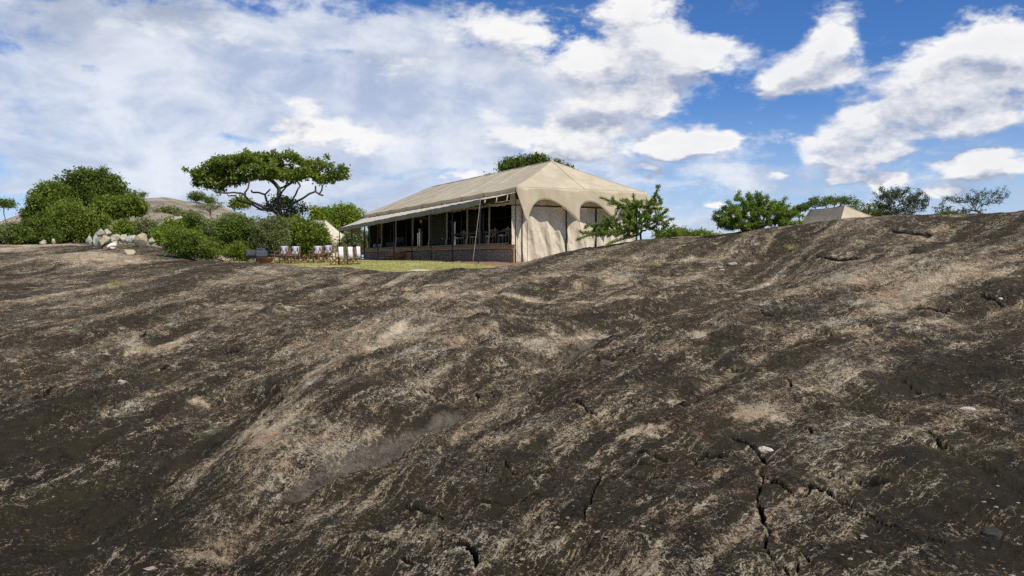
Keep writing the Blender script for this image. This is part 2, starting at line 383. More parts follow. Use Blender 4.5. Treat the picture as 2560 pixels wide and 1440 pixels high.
M['boulder_y'] = stonemat('boulder_yellow', (.30, .26, .16), (.42, .38, .25), (.53, .49, .37), 3)
M['palestone'] = stonemat('pale_stone', (.45, .38, .30), (.52, .46, .38), (.60, .55, .47), 5)
M['gravel'] = stonemat('gravel_stone', (.20, .10, .07), (.28, .15, .11), (.34, .22, .17), 6)

# ------------------------------------------------------------------ terrain
def ground_rel(Y): return np.interp(Y, [-60, 18, 26, 33, 44, 47, 72, 150], [-2.2, -1.6, -.9, -.60, -.37, -.22, -.12, -.35])
def lawn_z(X, Y):
    X = np.asarray(X, float); Y = np.asarray(Y, float)
    bear = 1280 + F * X / np.maximum(Y, 1)
    drop = 1.6 * (1 - sstep(Y, 29.5, 32)) + 1.4 * (1 - sstep(bear, 850, 905)) * (1 - sstep(Y, 40, 42)) + 1.6 * sstep(bear, 1330, 1420) * (1 - sstep(Y, 60, 75))
    return EYE + ground_rel(Y) - drop + .02 * pn(X * .3, Y * .3, 5) - np.clip((np.hypot(X, Y) - 400) * .002, 0, 6)
CP = [  # px, py, depth of points on the rock
    (0, 1440, 4.9), (320, 1440, 4.6), (640, 1440, 4.25), (960, 1440, 4.05), (1280, 1440, 3.95), (1600, 1440, 3.85), (1920, 1440, 3.85), (2250, 1440, 4.0), (2560, 1440, 4.3),
    (0, 1300, 6.2), (200, 1310, 6.1), (420, 1290, 5.4), (760, 1300, 4.95), (1280, 1300, 4.8), (1920, 1300, 4.7), (2560, 1300, 5.1),
    (0, 1200, 7.4), (300, 1215, 7.1), (480, 1190, 6.3), (760, 1200, 5.75), (1280, 1200, 5.6), (1600, 1180, 5.7), (1920, 1200, 5.55), (2560, 1200, 6.0),
    (0, 1100, 9.0), (300, 1100, 8.8), (500, 1105, 8.3), (600, 1080, 7.5), (760, 1080, 7.0), (900, 1110, 7.3), (1150, 1100, 6.8), (1500, 1090, 6.6), (1900, 1090, 6.6), (2300, 1090, 6.8), (2560, 1090, 7.1),
    (0, 1000, 11.2), (400, 1000, 10.9), (620, 1012, 10.2), (760, 985, 8.9), (1000, 1000, 9.1), (1180, 1012, 9.6), (1300, 985, 9.0), (1500, 970, 8.5), (1900, 980, 8.1), (2300, 1000, 8.5), (2560, 1000, 8.7),
    (0, 900, 15.0), (400, 900, 14.6), (690, 910, 13.6), (880, 885, 11.6), (1130, 900, 12.1), (1370, 920, 12.6), (1500, 880, 11.3), (1800, 880, 10.4), (2150, 890, 10.1), (2560, 880, 10.8),
    (0, 800, 19.8), (400, 800, 19.8), (760, 810, 18.8), (1000, 800, 16.3), (1250, 800, 17.0), (1450, 845, 17.2), (1610, 812, 18.6), (1800, 780, 14.6), (2100, 790, 13.2), (2560, 790, 13.4),
    (0, 730, 26.5), (400, 730, 26), (800, 730, 25), (1130, 730, 23.5), (1400, 735, 24), (1720, 775, 21.5), (1900, 716, 26.5), (2000, 705, 19.0), (2300, 690, 16.8), (2560, 690, 16.2),
    (2080, 672, 21.0), (2250, 652, 20.5), (2400, 642, 20.0), (2560, 636, 19.0), (2800, 630, 18.0),
    (1700, 700, 27), (1500, 690, 28), (1290, 690, 28), (1720, 662, 31), (1500, 660, 31.5), (1950, 668, 30), (2120, 640, 26.5),
    (1960, 632, 29.5), (2090, 612, 27.5), (2300, 602, 26), (2560, 594, 24.5), (1700, 620, 33), (1830, 640, 31.5),
    (1340, 648, 38), (1400, 629, 38), (1440, 620, 37.5), (1500, 618, 37), (1600, 600, 37), (1700, 595, 36), (1790, 593, 35), (1860, 584, 34), (1960, 575, 33), (2050, 561, 32), (2103, 552, 31.5), (2177, 546, 31), (2300, 546, 30), (2440, 543, 29), (2560, 533, 28), (2800, 528, 27),
    (0, 690, 32), (250, 690, 32), (600, 685, 32), (850, 690, 32), (1000, 682, 30.5), (1130, 674, 32.5), (1200, 675, 34.5), (1270, 666, 37.5),
    (0, 645, 41), (120, 640, 41), (230, 626, 39), (330, 650, 37.5), (420, 652, 39), (560, 655, 40), (700, 663, 39.5), (800, 669, 39), (880, 672, 37.5), (950, 677, 34),
    (0, 616, 52), (120, 609, 54), (250, 612, 52), (330, 612, 50), (400, 622, 47), (350, 640, 43.5), (460, 632, 46), (-200, 610, 52), (-300, 700, 30), (-300, 900, 15), (-300, 1200, 7.5),
    (2900, 1000, 9), (2900, 800, 13.5), (2900, 690, 17), (2900, 1300, 5.2), (-200, 1440, 5.1),
]
CZ = [  # px (bearing), depth, height relative to the eye: places the photograph cannot see
    (230, 46, .28), (100, 46.5, .35), (480, 43.5, .05), (560, 46, -.45), (640, 46, -.75), (760, 46, -.85), (860, 46, -.9), (900, 41, -.7), (960, 38, -.9), (1060, 38, -.9), (1160, 40, -.8), (1240, 42, -.7), (1300, 44, -.75),
    (700, 60, -.9), (900, 60, -.9), (1100, 60, -.9), (1300, 52, -.9), (560, 60, -.4), (1400, 46, -.4), (1500, 46, -.2), (1650, 46, .1), (1800, 45, .3), (2000, 42, .6), (2200, 38, 1.0), (2400, 36, 1.1), (2600, 36, 1.1),
    (1700, 60, -.8), (2000, 60, -.5), (2300, 55, 0), (2600, 52, .2), (1300, 75, -1.2), (1000, 80, -1.2), (600, 80, -.6), (1700, 80, -1.2), (2200, 80, -.9), (2700, 80, -.7),
    (0, 62, .95), (200, 62, .95), (400, 60, .75), (0, 80, 1.2), (250, 80, 1.2), (450, 80, .6), (-300, 60, .8), (-300, 80, 1.0),
    (2180, 23, -.30), (2420, 22.5, -.15), (1990, 23.5, -.62), (2600, 22, 0), (2200, 28.2, .5), (2400, 27.6, .62),
    (0, 2.6, -1.62), (640, 2.6, -1.58), (1280, 2.5, -1.55), (1920, 2.5, -1.55), (2560, 2.6, -1.58), (1280, 1.0, -1.57), (200, 1.2, -1.6), (2400, 1.2, -1.6),
]
PT = [at(*p) for p in CP] + [np.array([(px - 1280) / F * Y, Y, EYE + z]) for px, Y, z in CZ]
PT = np.array(PT)
def uv(X, Y): return np.arctan2(X, Y) * 1.6, np.log(np.maximum(np.hypot(X, Y), .5))
pu, pv = uv(PT[:, 0], PT[:, 1]); pz = PT[:, 2] - EYE
def _k(d2): return .5 * d2 * np.log(d2 + 1e-12)
n = len(PT); D2 = (pu[:, None] - pu) ** 2 + (pv[:, None] - pv) ** 2
A = np.zeros((n + 3, n + 3)); A[:n, :n] = _k(D2) + np.eye(n) * 1.5e-3
A[:n, n] = 1; A[:n, n + 1] = pu; A[:n, n + 2] = pv; A[n:, :n] = A[:n, n:].T
wv = np.linalg.solve(A, np.concatenate([pz, np.zeros(3)]))
def tps(u, v):
    sh = u.shape; u = u.ravel(); v = v.ravel(); out = np.empty(len(u))
    for i in range(0, len(u), 20000):
        a, b = u[i:i + 20000], v[i:i + 20000]
        out[i:i + 20000] = _k((a[:, None] - pu) ** 2 + (b[:, None] - pv) ** 2) @ wv[:n] + wv[n] + wv[n + 1] * a + wv[n + 2] * b
    return out.reshape(sh)
AZL = math.radians(40)
# table of the smooth surface
TU = np.linspace(-AZL * 1.6, AZL * 1.6, 260); TV = np.linspace(math.log(.5), math.log(100), 300)
TZ = tps(*np.meshgrid(TU, TV, indexing='ij'))
def smooth_z(X, Y):
    X = np.asarray(X, float); Y = np.asarray(Y, float)
    az_ = np.arctan2(X, Y); r = np.hypot(X, Y)
    u = np.clip(az_, -AZL, AZL) * 1.6; v = np.log(np.clip(r, .5, 99.9))
    a = (u - TU[0]) / (TU[1] - TU[0]); b = (v - TV[0]) / (TV[1] - TV[0])
    i = np.clip(a.astype(int), 0, len(TU) - 2); j = np.clip(b.astype(int), 0, len(TV) - 2); fa = a - i; fb_ = b - j
    z = TZ[i, j] * (1 - fa) * (1 - fb_) + TZ[i + 1, j] * fa * (1 - fb_) + TZ[i, j + 1] * (1 - fa) * fb_ + TZ[i + 1, j + 1] * fa * fb_
    k = sstep(np.abs(az_), AZL, 1.9)
    far = -1.55 - .9 * sstep(r, 20, 90)
    z = z * (1 - k) + far * k
    return z - 2.6 * sstep(r, 82, 92)
def hit(px, py, d0=2.5, d1=95):
    Ys = np.concatenate([np.linspace(d0, 12, 500), np.linspace(12, d1, 1400)]); u = (px - 1280) / F; v = (720 - py) / F
    kk = Ys / (cp + v * sp); X = u * kk; Z = (-sp + v * cp) * kk
    s = np.where(Z < smooth_z(X, Ys))[0]
    i = s[0] if len(s) else len(Ys) - 1
    return np.array([X[i], Ys[i]])
# drainage gullies and creases (photograph positions traced once, then they are lines on the rock)
GUL = [([(1990, 700), (1900, 722), (1720, 778), (1610, 815), (1520, 838), (1440, 880), (1340, 945), (1190, 1015), (1060, 1060), (930, 1105), (800, 1150), (640, 1220), (470, 1300), (300, 1400)], .16, .55, 0),
       ([(1080, 790), (940, 840), (820, 880), (720, 938), (650, 990), (590, 1040), (500, 1105), (350, 1212), (200, 1318), (60, 1400)], .17, .42, 0),
       ([(900, 690), (700, 742), (487, 761), (380, 800), (275, 838), (140, 880), (0, 925)], .10, .8, 0),
       ([(292, 859), (230, 905), (181, 943), (84, 996), (0, 1050)], .05, .22, 0),
       ([(1290, 940), (1397, 905), (1498, 878), (1575, 862), (1673, 838), (1800, 800), (1900, 770)], .07, .25, 0),
       ([(860, 1182), (760, 1225), (640, 1290), (560, 1335), (430, 1440)], .06, .25, 1),
       ([(1700, 672), (1560, 690), (1400, 728), (1250, 745), (1050, 780)], .10, .8, 0),
       ([(560, 660), (700, 690), (900, 700), (1000, 712)], .07, .7, 0),
       ([(90, 700), (200, 665), (300, 640), (340, 655)], .12, .8, 0)]
CRK = [([(1990, 1245), (2030, 1230), (2055, 1226)], .03), ([(1912, 1200), (1896, 1228), (1898, 1256)], .03), ([(1912, 1378), (1930, 1402), (1962, 1412), (1985, 1432)], .03), ([(1692, 1151), (1770, 1146), (1838, 1149), (1895, 1160), (1922, 1160)], .035), ([(2142, 1282), (2230, 1330), (2300, 1345), (2400, 1400)], .03), ([(2422, 995), (2500, 1010), (2560, 1040)], .04), ([(1119, 1285), (1200, 1262), (1290, 1250), (1380, 1222)], .025), ([(300, 1330), (420, 1262), (520, 1190), (600, 1130)], .04), ([(1978, 968), (2060, 985), (2150, 1010), (2230, 1040), (2279, 1055)], .03), ([(1805, 1085), (1830, 1096), (1862, 1108), (1890, 1128), (1908, 1140), (1922, 1160)], .055), ([(1908, 1170), (1897, 1185), (1912, 1200), (1940, 1212), (1960, 1224), (1990, 1245)], .04),
       ([(1898, 1255), (1900, 1275), (1905, 1300), (1920, 1325), (1918, 1355), (1912, 1380)], .05), ([(2000, 1060), (2020, 1070), (2036, 1086), (2068, 1096)], .06),
       ([(2279, 1055), (2310, 1072), (2330, 1085), (2345, 1105), (2372, 1115)], .035), ([(2055, 1192), (2090, 1190), (2130, 1200), (2170, 1216), (2210, 1212), (2240, 1207)], .035),
       ([(1985, 1225), (2030, 1228), (2068, 1236), (2090, 1254), (2120, 1268), (2142, 1282)], .04), ([(2218, 935), (2260, 952), (2312, 976), (2360, 992), (2422, 994)], .05),
       ([(1940, 726), (1967, 731), (2005, 727), (2044, 720), (2068, 731)], .13), ([(1804, 902), (1828, 909), (1880, 918), (1926, 923), (1964, 940), (1976, 955), (1978, 970)], .05),
       ([(1327, 946), (1360, 938), (1397, 922), (1450, 905), (1498, 890), (1575, 872), (1640, 855), (1690, 842)], .06), ([(1013, 1258), (1040, 1262), (1071, 1270), (1100, 1276), (1119, 1285)], .05),
       ([(1428, 1321), (1446, 1310), (1459, 1294), (1468, 1275), (1476, 1256), (1482, 1240), (1490, 1222), (1495, 1208), (1507, 1195), (1515, 1178), (1530, 1166), (1568, 1161), (1616, 1169), (1677, 1181), (1711, 1186)], .035),
       ([(1507, 1198), (1560, 1194), (1620, 1192), (1680, 1190)], .015), ([(1271, 1137), (1265, 1155), (1266, 1170), (1280, 1179), (1297, 1180)], .045), ([(1218, 1152), (1213, 1168), (1222, 1176), (1243, 1182)], .04),
       ([(1236, 1195), (1251, 1204), (1268, 1200), (1290, 1194), (1313, 1189), (1354, 1170), (1391, 1154)], .03), ([(1588, 1134), (1605, 1140), (1619, 1146), (1643, 1151), (1692, 1151)], .045),
       ([(1700, 1141), (1735, 1142), (1768, 1146), (1838, 1148)], .045), ([(1672, 990), (1700, 1000), (1720, 1003), (1744, 1005)], .07), ([(521, 1307), (540, 1313), (565, 1315), (581, 1300)], .045),
       ([(694, 1222), (712, 1232), (721, 1243), (718, 1256)], .045), ([(860, 1389), (901, 1389), (945, 1372), (979, 1355), (1023, 1331)], .04), ([(1127, 1370), (1150, 1366), (1178, 1376), (1190, 1400), (1186, 1420)], .05),
       ([(84, 996), (130, 970), (181, 943)], .07), ([(1050, 980), (1075, 985), (1110, 1000)], .03), ([(1185, 980), (1200, 992)], .05), ([(1425, 1003), (1460, 1012), (1500, 1030)], .04), ([(1555, 988), (1590, 992)], .05),
       ([(2040, 640), (2100, 648), (2160, 640)], .10), ([(2230, 585), (2290, 592), (2345, 586)], .10), ([(1865, 780), (1900, 790), (1930, 792)], .05), ([(2030, 820), (2060, 830), (2095, 842)], .07),
       ([(2200, 770), (2280, 768), (2330, 772), (2395, 776)], .06), ([(2420, 735), (2470, 742), (2500, 765)], .08), ([(1000, 1385), (1020, 1400), (1040, 1402)], .04), ([(1600, 1320), (1640, 1330), (1665, 1322)], .02),
       ([(2030, 1265), (2060, 1290), (2100, 1300)], .02), ([(1945, 1345), (1985, 1360), (2010, 1375), (2030, 1400)], .03), ([(1985, 1430), (1998, 1400), (1985, 1385), (1960, 1375)], .035), ([(2170, 1370), (2190, 1385), (2215, 1398)], .03),
       ([(1760, 830), (1800, 815), (1830, 798)], .05), ([(720, 955), (690, 975), (668, 1000), (650, 1020)], .05), ([(400, 940), (450, 950)], .04), ([(560, 880), (600, 872)], .05), ([(350, 835), (380, 838)], .06)]
CRK = [(p, w * .30) for p, w in CRK]
PALE = [  # px, py, rx, ry, strength: bare lighter granite
    (1598, 1066, 38, 14, 1.9), (1690, 975, 26, 10, .8), (1400, 1100, 70, 40, .7), (1345, 1065, 80, 26, .5), (1240, 1090, 60, 16, .7), (1720, 1210, 80, 34, .7), (1500, 1390, 120, 50, .7), (1910, 1020, 60, 26, 1.0), (1880, 1030, 90, 8, .6),
    (2420, 1040, 110, 22, 1.0), (2390, 1070, 130, 16, .6), (2270, 770, 130, 18, .9), (2330, 800, 90, 14, .6), (1900, 830, 60, 12, .5), (2130, 833, 40, 8, 1.0), (1700, 885, 60, 12, .8), (1740, 855, 34, 8, .9), (1780, 930, 60, 18, .5),
    (980, 815, 190, 18, 1.5), (900, 860, 110, 17, .8), (820, 905, 90, 24, 1.0), (740, 1000, 70, 40, 1.0), (790, 1060, 130, 60, .85), (660, 1060, 50, 40, .8), (1180, 835, 170, 20, .55), (1130, 870, 90, 14, .5), (1000, 960, 110, 22, .4),
    (1420, 850, 50, 14, .7), (1350, 870, 60, 16, .7), (900, 1130, 80, 16, .6), (560, 1330, 90, 20, .7), (640, 1250, 110, 26, .5), (900, 1330, 120, 14, .6), (1100, 1330, 90, 14, .5), (300, 1400, 120, 20, .3), (680, 1130, 80, 26, .5),
    (360, 860, 60, 10, .9), (420, 855, 40, 6, .7), (200, 790, 160, 30, .35), (120, 740, 120, 18, .4), (240, 640, 120, 12, .6), (160, 700, 140, 10, .5), (60, 625, 90, 8, .7), (100, 612, 60, 5, 1.0), (280, 720, 160, 10, .3), (560, 700, 150, 12, .3),
    (1010, 735, 130, 6, .8), (1310, 728, 110, 5, .9), (1500, 740, 90, 4, .9), (1180, 662, 60, 6, .4), (1730, 650, 70, 6, .7), (1660, 690, 160, 8, .4), (2120, 740, 160, 22, .45), (2240, 660, 160, 12, .5), (2200, 700, 120, 14, .5), (2480, 690, 110, 16, .6),
    (1900, 714, 60, 4, 1.0), (1690, 778, 60, 6, 1.0), (1490, 828, 60, 10, .9), (1200, 790, 120, 8, .5), (1060, 712, 60, 4, .9), (880, 694, 30, 6, .8), (2060, 590, 160, 12, .3), (2350, 575, 120, 10, .25), (1580, 640, 140, 6, .35), (1450, 680, 120, 6, .4),
    (60, 900, 200, 12, .25), (480, 930, 80, 8, .4), (300, 985, 20, 4, 1.2), (500, 1010, 22, 5, 1.2), (250, 1000, 70, 6, .5), (170, 1335, 26, 4, 1.2), (110, 840, 60, 10, .3), (620, 770, 60, 8, .6), (560, 790, 60, 8, .5), (2100, 1310, 60, 10, .3), (2370, 1320, 30, 12, .8), (1560, 1250, 90, 40, .4)]
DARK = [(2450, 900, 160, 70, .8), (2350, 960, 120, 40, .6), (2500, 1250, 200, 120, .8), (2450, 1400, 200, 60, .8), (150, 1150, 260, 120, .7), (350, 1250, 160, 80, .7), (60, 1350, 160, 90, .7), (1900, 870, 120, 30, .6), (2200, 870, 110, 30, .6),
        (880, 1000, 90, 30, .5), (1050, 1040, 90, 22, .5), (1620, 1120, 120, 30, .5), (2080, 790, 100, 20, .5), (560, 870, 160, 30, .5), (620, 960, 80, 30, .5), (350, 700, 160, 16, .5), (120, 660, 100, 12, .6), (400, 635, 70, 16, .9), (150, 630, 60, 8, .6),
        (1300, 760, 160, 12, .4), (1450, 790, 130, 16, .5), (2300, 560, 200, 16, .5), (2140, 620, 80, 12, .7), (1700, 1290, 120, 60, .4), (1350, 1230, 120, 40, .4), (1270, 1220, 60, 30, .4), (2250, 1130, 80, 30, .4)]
PALE = [(a, b, c, d, e * (.62 if c * d > 2000 else 1.7)) for a, b, c, d, e in PALE]
DARK = [(a, b, c, d, e * (1 if b > 1100 or a > 2200 else .45)) for a, b, c, d, e in DARK]  # lichen-dark patches; those towards the corners paint lens falloff into the rock colour
def seg_field(X, Y, pts):
    """distance to a polyline and position along it (0..1)"""
    best = np.full(X.shape, 1e9); tt = np.zeros(X.shape); sgn = np.zeros(X.shape); L = len(pts) - 1
    for i in range(L):
        ax, ay = pts[i]; bx, by = pts[i + 1]; ex, ey = bx - ax, by - ay; l2 = ex * ex + ey * ey + 1e-9
        t = np.clip(((X - ax) * ex + (Y - ay) * ey) / l2, 0, 1)
        d = np.hypot(X - ax - t * ex, Y - ay - t * ey); m_ = d < best
        best = np.where(m_, d, best); tt = np.where(m_, (i + t) / L, tt); sgn = np.where(m_, np.sign(ex * (Y - ay) - ey * (X - ax)), sgn)
    return best, tt, sgn
GULW = [([hit(*p) for p in pts], a, w, k) for pts, a, w, k in GUL]
CRKW = [([hit(*p) for p in pts], w) for pts, w in CRK]
def world_blob(px, py, rx, ry):
    c = hit(px, py); X, Y = c; h_ = max(.25, EYE - (smooth_z(X, Y) + EYE)); h_ = abs(smooth_z(X, Y)) if abs(smooth_z(X, Y)) > .2 else .2
    e1 = np.array([rx / F * Y, 0.0]); a, b = hit(px, py - ry), hit(px, py + ry)
    dY = np.clip((a[1] - b[1]) / 2, .05, 4.0); dX = (a[0] - b[0]) / 2
    return X, Y, e1[0], dY, dX
def local(X, Y, cx, cy, R):
    return np.where((X - cx) ** 2 + (Y - cy) ** 2 < R * R)
# the grain of the granite fans out from the lower left: a stream coordinate that stays constant along the grain
_U = np.linspace(-2.5, 2.5, 1001); _M = .05 + .10 * np.log1p(np.exp((.28 + 1.45 * _U) / .10)); _PH = np.concatenate([[0], np.cumsum(1 / np.maximum(_M - _U, .05))[:-1]]) * (_U[1] - _U[0])
def flow(X, Y):
    Yc = np.maximum(Y, 1.0); return np.log(Yc) - np.interp(X / Yc, _U, _PH), np.log(np.hypot(X, Y) + .5)
def relief(X, Y, z0, fine=True):
    """adds gullies, flutes, plates and cracks to the smooth surface; returns z, pale, crack, silt, dark"""
    shp = X.shape; X = X.ravel(); Y = Y.ravel(); z = z0.ravel().copy(); R = np.hypot(X, Y)
    pale = np.zeros(len(X)); crack = np.zeros(len(X)); silt = np.zeros(len(X)); dark = np.zeros(len(X))
    wx = X + .9 * fb(X * .35, Y * .35, 3, 1); wy = Y + .9 * fb(X * .35, Y * .35, 3, 2)
    th = -0.10; s = wx * math.sin(th) + wy * math.cos(th); c = wx * math.cos(th) - wy * math.sin(th)
    grow_ = np.clip(R / 14, .35, 1.25) * (1 - .5 * sstep(R, 24, 34))
    far = sstep(R, 60, 75)
    z += .08 * grow_ * fb(c * .34, s * .12, 3, 31) * (1 - far)
    ps, lr = flow(X + .25 * fb(X * .5, Y * .3, 2, 33), Y); fwd = sstep(Y, 1.5, 3.0) * (1 - far) * (1 - .65 * sstep(X / np.maximum(Y, 1), .18, .42)); gA = np.clip(R / 10, .5, 1.8) * (1 - .55 * sstep(R, 26, 34))
    z += .13 * gA * fwd * fb(ps * 2.6, lr * 1.0, 3, 35, .45) + .042 * gA * fwd * (.72 - 1.6 * np.abs(fb(ps * 7.5, lr * 1.1, 3, 36))) + .014 * gA * fwd * fb(ps * 24, lr * 3, 3, 37)
    rid = 1 - np.abs(fb(c * .85, s * .22, 3, 7)) * 1.6
    z += .035 * grow_ * (rid - .70)
    z += .010 * grow_ * (1 - np.abs(fb(c * 5.5, s * .55, 3, 8)) * 2)
    z += .034 * (1 - .5 * sstep(R, 15, 30)) * fb(c * 2.6, s * .8, 4, 9)
    z += .011 * fb(X * 7, Y * 5, 3, 41)
    n_ = X.size
    nearm = sstep(R, 16, 9)
    z += .0065 * nearm * fb(X * 22, Y * 19, 3, 43) + .006 * nearm * np.abs(pn(X * 46, Y * 40, 44))
    # exfoliation sheets: terraces with sharp scarps
    q = fb(wx * .28, wy * .34, 5, 51, .5) * 5.2
    fr = q - np.floor(q); msk = sstep(pn(X * .13, Y * .13, 53), -.25, .25) * (1 - far)
    st = sstep(fr, .485, .515); amp = .028 * np.clip(R / 10, .7, 1.3) * (1 - .6 * sstep(R, 18, 32))
    z += amp * msk * (st - fr) * 1.0
    edge = np.exp(-((fr - .5) / .02) ** 2) * msk
    crack += edge * .35; pale += np.exp(-((fr - .55) / .05) ** 2) * msk * .35
    q2 = fb(wx * .9 + 40, wy * 1.1, 5, 61, .55) * 4
    fr2 = q2 - np.floor(q2); m2 = sstep(pn(X * .3 + 9, Y * .3, 63), .0, .3)
    z += .014 * np.clip(R / 10, .8, 1.3) * (1 - .7 * sstep(R, 18, 32)) * m2 * (sstep(fr2, .47, .53) - fr2)
    crack += np.exp(-((fr2 - .5) / .03) ** 2) * m2 * .22
    for pts, a, w, kd in GULW:
        P = np.array(pts); cx, cy = P.mean(0); RR = np.hypot(*(P - P.mean(0)).T).max() + 5 * w
        I = local(X, Y, cx, cy, RR)[0]
        if not len(I): continue
        jx = X[I] + .22 * w * fb(X[I] / w * .9, Y[I] / w * .5, 3, 71); jy = Y[I]
        d, t, sg = seg_field(jx, jy, pts)
        e = sstep(t, 0, .08) * sstep(t, 1, .92)
        z[I] -= 1.15 * a * e * (.55 * np.exp(-d / w) + .45 * np.exp(-(d / w / 1.7) ** 2))
        crack[I] += .35 * e * np.exp(-(d / (.06 * w + .01)) ** 2)
        pale[I] += .35 * e * np.exp(-((d - w * .8) / (w * .5)) ** 2) * (.6 + 1.5 * pn(X[I] * 1.3, Y[I] * .6, 73))
    d, t, sg = seg_field(X + .10 * fb(X * 2, Y * 2, 3, 75), Y, GULW[0][0])
    wl = np.interp(t, [0, .08, .16, .25, .35, .42, .55, .62, .70, .76, .84], [.0, .12, .10, .12, .14, .05, .06, .20, .26, .16, .0])
    silt = np.maximum(silt, sstep(d, wl + .05, wl * .75) * sstep(wl, 0, .12))
    z -= silt * .03
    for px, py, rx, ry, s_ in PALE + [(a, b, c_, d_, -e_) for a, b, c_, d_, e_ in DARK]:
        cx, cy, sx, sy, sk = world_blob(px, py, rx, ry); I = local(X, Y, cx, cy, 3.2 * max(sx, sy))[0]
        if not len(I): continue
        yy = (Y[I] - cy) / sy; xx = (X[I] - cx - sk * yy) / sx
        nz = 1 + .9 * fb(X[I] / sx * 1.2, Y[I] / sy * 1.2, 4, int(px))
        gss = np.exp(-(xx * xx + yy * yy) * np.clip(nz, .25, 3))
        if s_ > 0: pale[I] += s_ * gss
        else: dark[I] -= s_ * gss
        if (px, py) == (1598, 1066): z[I] -= .03 * np.exp(-3.5 * (xx * xx + yy * yy)); crack[I] += .5 * np.exp(-9 * ((xx - .2) ** 2 + (yy - .2) ** 2))  # pothole dent, with the shade of its right wall painted dark
    for pts, w in CRKW:
        P = np.array(pts); cx, cy = P.mean(0); RR = np.hypot(*(P - P.mean(0)).T).max() + .8
        I = local(X, Y, cx, cy, RR)[0]
        if not len(I): continue
        rc = math.hypot(cx, cy); ky = min(max(rc / 2.4, 1.5), 9); w1 = max(w * .58, rc * .00095)
        js = rc * .0032; jq = 1 / (js * 7)
        jx = X[I] + js * fb(X[I] * jq, Y[I] * jq / ky, 3, 81); jy = Y[I] / ky + js * fb(X[I] * jq, Y[I] * jq / ky, 3, 83)
        d, t, sg = seg_field(jx, jy, [(a, b / ky) for a, b in pts])
        e = sstep(t, 0, .15) * sstep(t, 1, .85) * (.7 + .45 * sstep(pn(X[I] * 3, Y[I] * 2, 85), -.3, .2)); wd = w1 * (.35 + .75 * e)
        z[I] -= np.minimum(4 * w, .07) * np.minimum(e, 1) * sstep(d, wd * 1.2, wd * .4)
        z[I] += .9 * w * e * np.where(sg > 0, np.exp(-d / (w * 7)), 0)
        crack[I] += 1.3 * np.minimum(e, 1) * sstep(d, wd * 1.35, wd * .55)
        pale[I] += .8 * np.minimum(e, 1) * np.exp(-((d - wd * 2.2) / (wd * 1.2)) ** 2) * (sg < 0)  # pale highlight painted along one side of the crack
    o = [a.reshape(shp) for a in (z, pale, crack, silt, dark)]
    return o
def rock_z(X, Y):
    X = np.atleast_1d(np.asarray(X, float)); Y = np.atleast_1d(np.asarray(Y, float))
    return relief(X, Y, smooth_z(X, Y))[0] + EYE
def surf_z(x, y):
    return float(max(rock_z(x, y)[0], lawn_z(x, y)))
# mesh rings: rows get denser where one pixel of the photograph spans less ground
rs = [.35]
while rs[-1] < 92:
    r = rs[-1]
    rs.append(r + (max(.035, r * .05) if r < 3.4 else min(max(r * r / 1150, .009), .115) if r < 46 else min(.13 * (1 + (r - 46) * .12), 1.2)))
rs = np.array(rs)
th_f = np.linspace(-math.radians(34.5), math.radians(34.5), 1080)
th_c = np.linspace(math.radians(34.5), 2 * math.pi - math.radians(34.5), 120)[1:-1]
th = np.concatenate([th_f, th_c]); nt_, nr_ = len(th), len(rs)
TH, RS = np.meshgrid(th, rs, indexing='ij'); GX = RS * np.sin(TH); GY = RS * np.cos(TH)
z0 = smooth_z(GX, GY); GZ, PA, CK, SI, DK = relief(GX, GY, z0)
V = np.stack([GX, GY, GZ + EYE], -1).reshape(-1, 3)
ii, jj = np.meshgrid(np.arange(nt_), np.arange(nr_ - 1), indexing='ij'); i2 = (ii + 1) % nt_
Fq = np.stack([ii * nr_ + jj, i2 * nr_ + jj, i2 * nr_ + jj + 1, ii * nr_ + jj + 1], -1).reshape(-1, 4)[:, ::-1]
c_id = len(V); cen = np.array([[0, 0, float(smooth_z(0., .01)) + EYE]])
me = arr_mesh('rock_outcrop', np.concatenate([V, cen]), Fq, True)
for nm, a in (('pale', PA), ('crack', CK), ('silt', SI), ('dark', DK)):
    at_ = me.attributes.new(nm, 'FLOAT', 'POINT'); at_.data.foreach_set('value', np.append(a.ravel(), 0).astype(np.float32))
FP, FL = flow(GX, GY); fv = me.attributes.new('grain', 'FLOAT_VECTOR', 'POINT'); fa_ = np.stack([FP.ravel(), FL.ravel(), 0 * FP.ravel()], 1); fv.data.foreach_set('vector', np.concatenate([fa_, [[0, 0, 0]]]).astype(np.float32).ravel())
mr, h, b = mat('weathered_granite', None, .88, .08)
P = coord(h)
Pw = h.v('ADD', P, h.v('SCALE', h.v('SUBTRACT', h.noise(P, .8, 3, .6, col=True), (.5, .5, .5)), sc=.8))
Pv = h.v('ADD', P, h.v('SCALE', h.v('SUBTRACT', h.noise(P, .45, 2, .5, col=True), (.5, .5, .5)), sc=.9))
Ps = h.map(Pv, rot=(0, 0, .10), sc=(1.0, .14, 1.0))
Fg_ = h.v('ADD', h.v('MULTIPLY', h.attrv('grain'), (6.5, 1.5, 1)), h.v('SCALE', h.v('SUBTRACT', h.noise(P, 1.4, 4, .6, col=True), (.5, .5, .5)), sc=.55))
big = h.noise(P, .35, 4, .55); stk = h.noise(Fg_, 1.0, 9, .70); med = h.noise(Pw, 3.6, 6, .65); spk = h.noise(P, 22, 8, .86); spk2 = h.noise(P, 95, 3, .8)
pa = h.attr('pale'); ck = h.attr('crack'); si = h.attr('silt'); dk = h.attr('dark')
spk0 = h.noise(h.map(Pv, rot=(0, 0, .1), sc=(1, .33, 1)), 8.0, 8, .80)
f = h.m('ADD', h.m('MULTIPLY_ADD', stk, 2.0, -.5), h.m('ADD', h.m('MULTIPLY', med, .35), h.m('MULTIPLY', big, .25)))      # mean .8
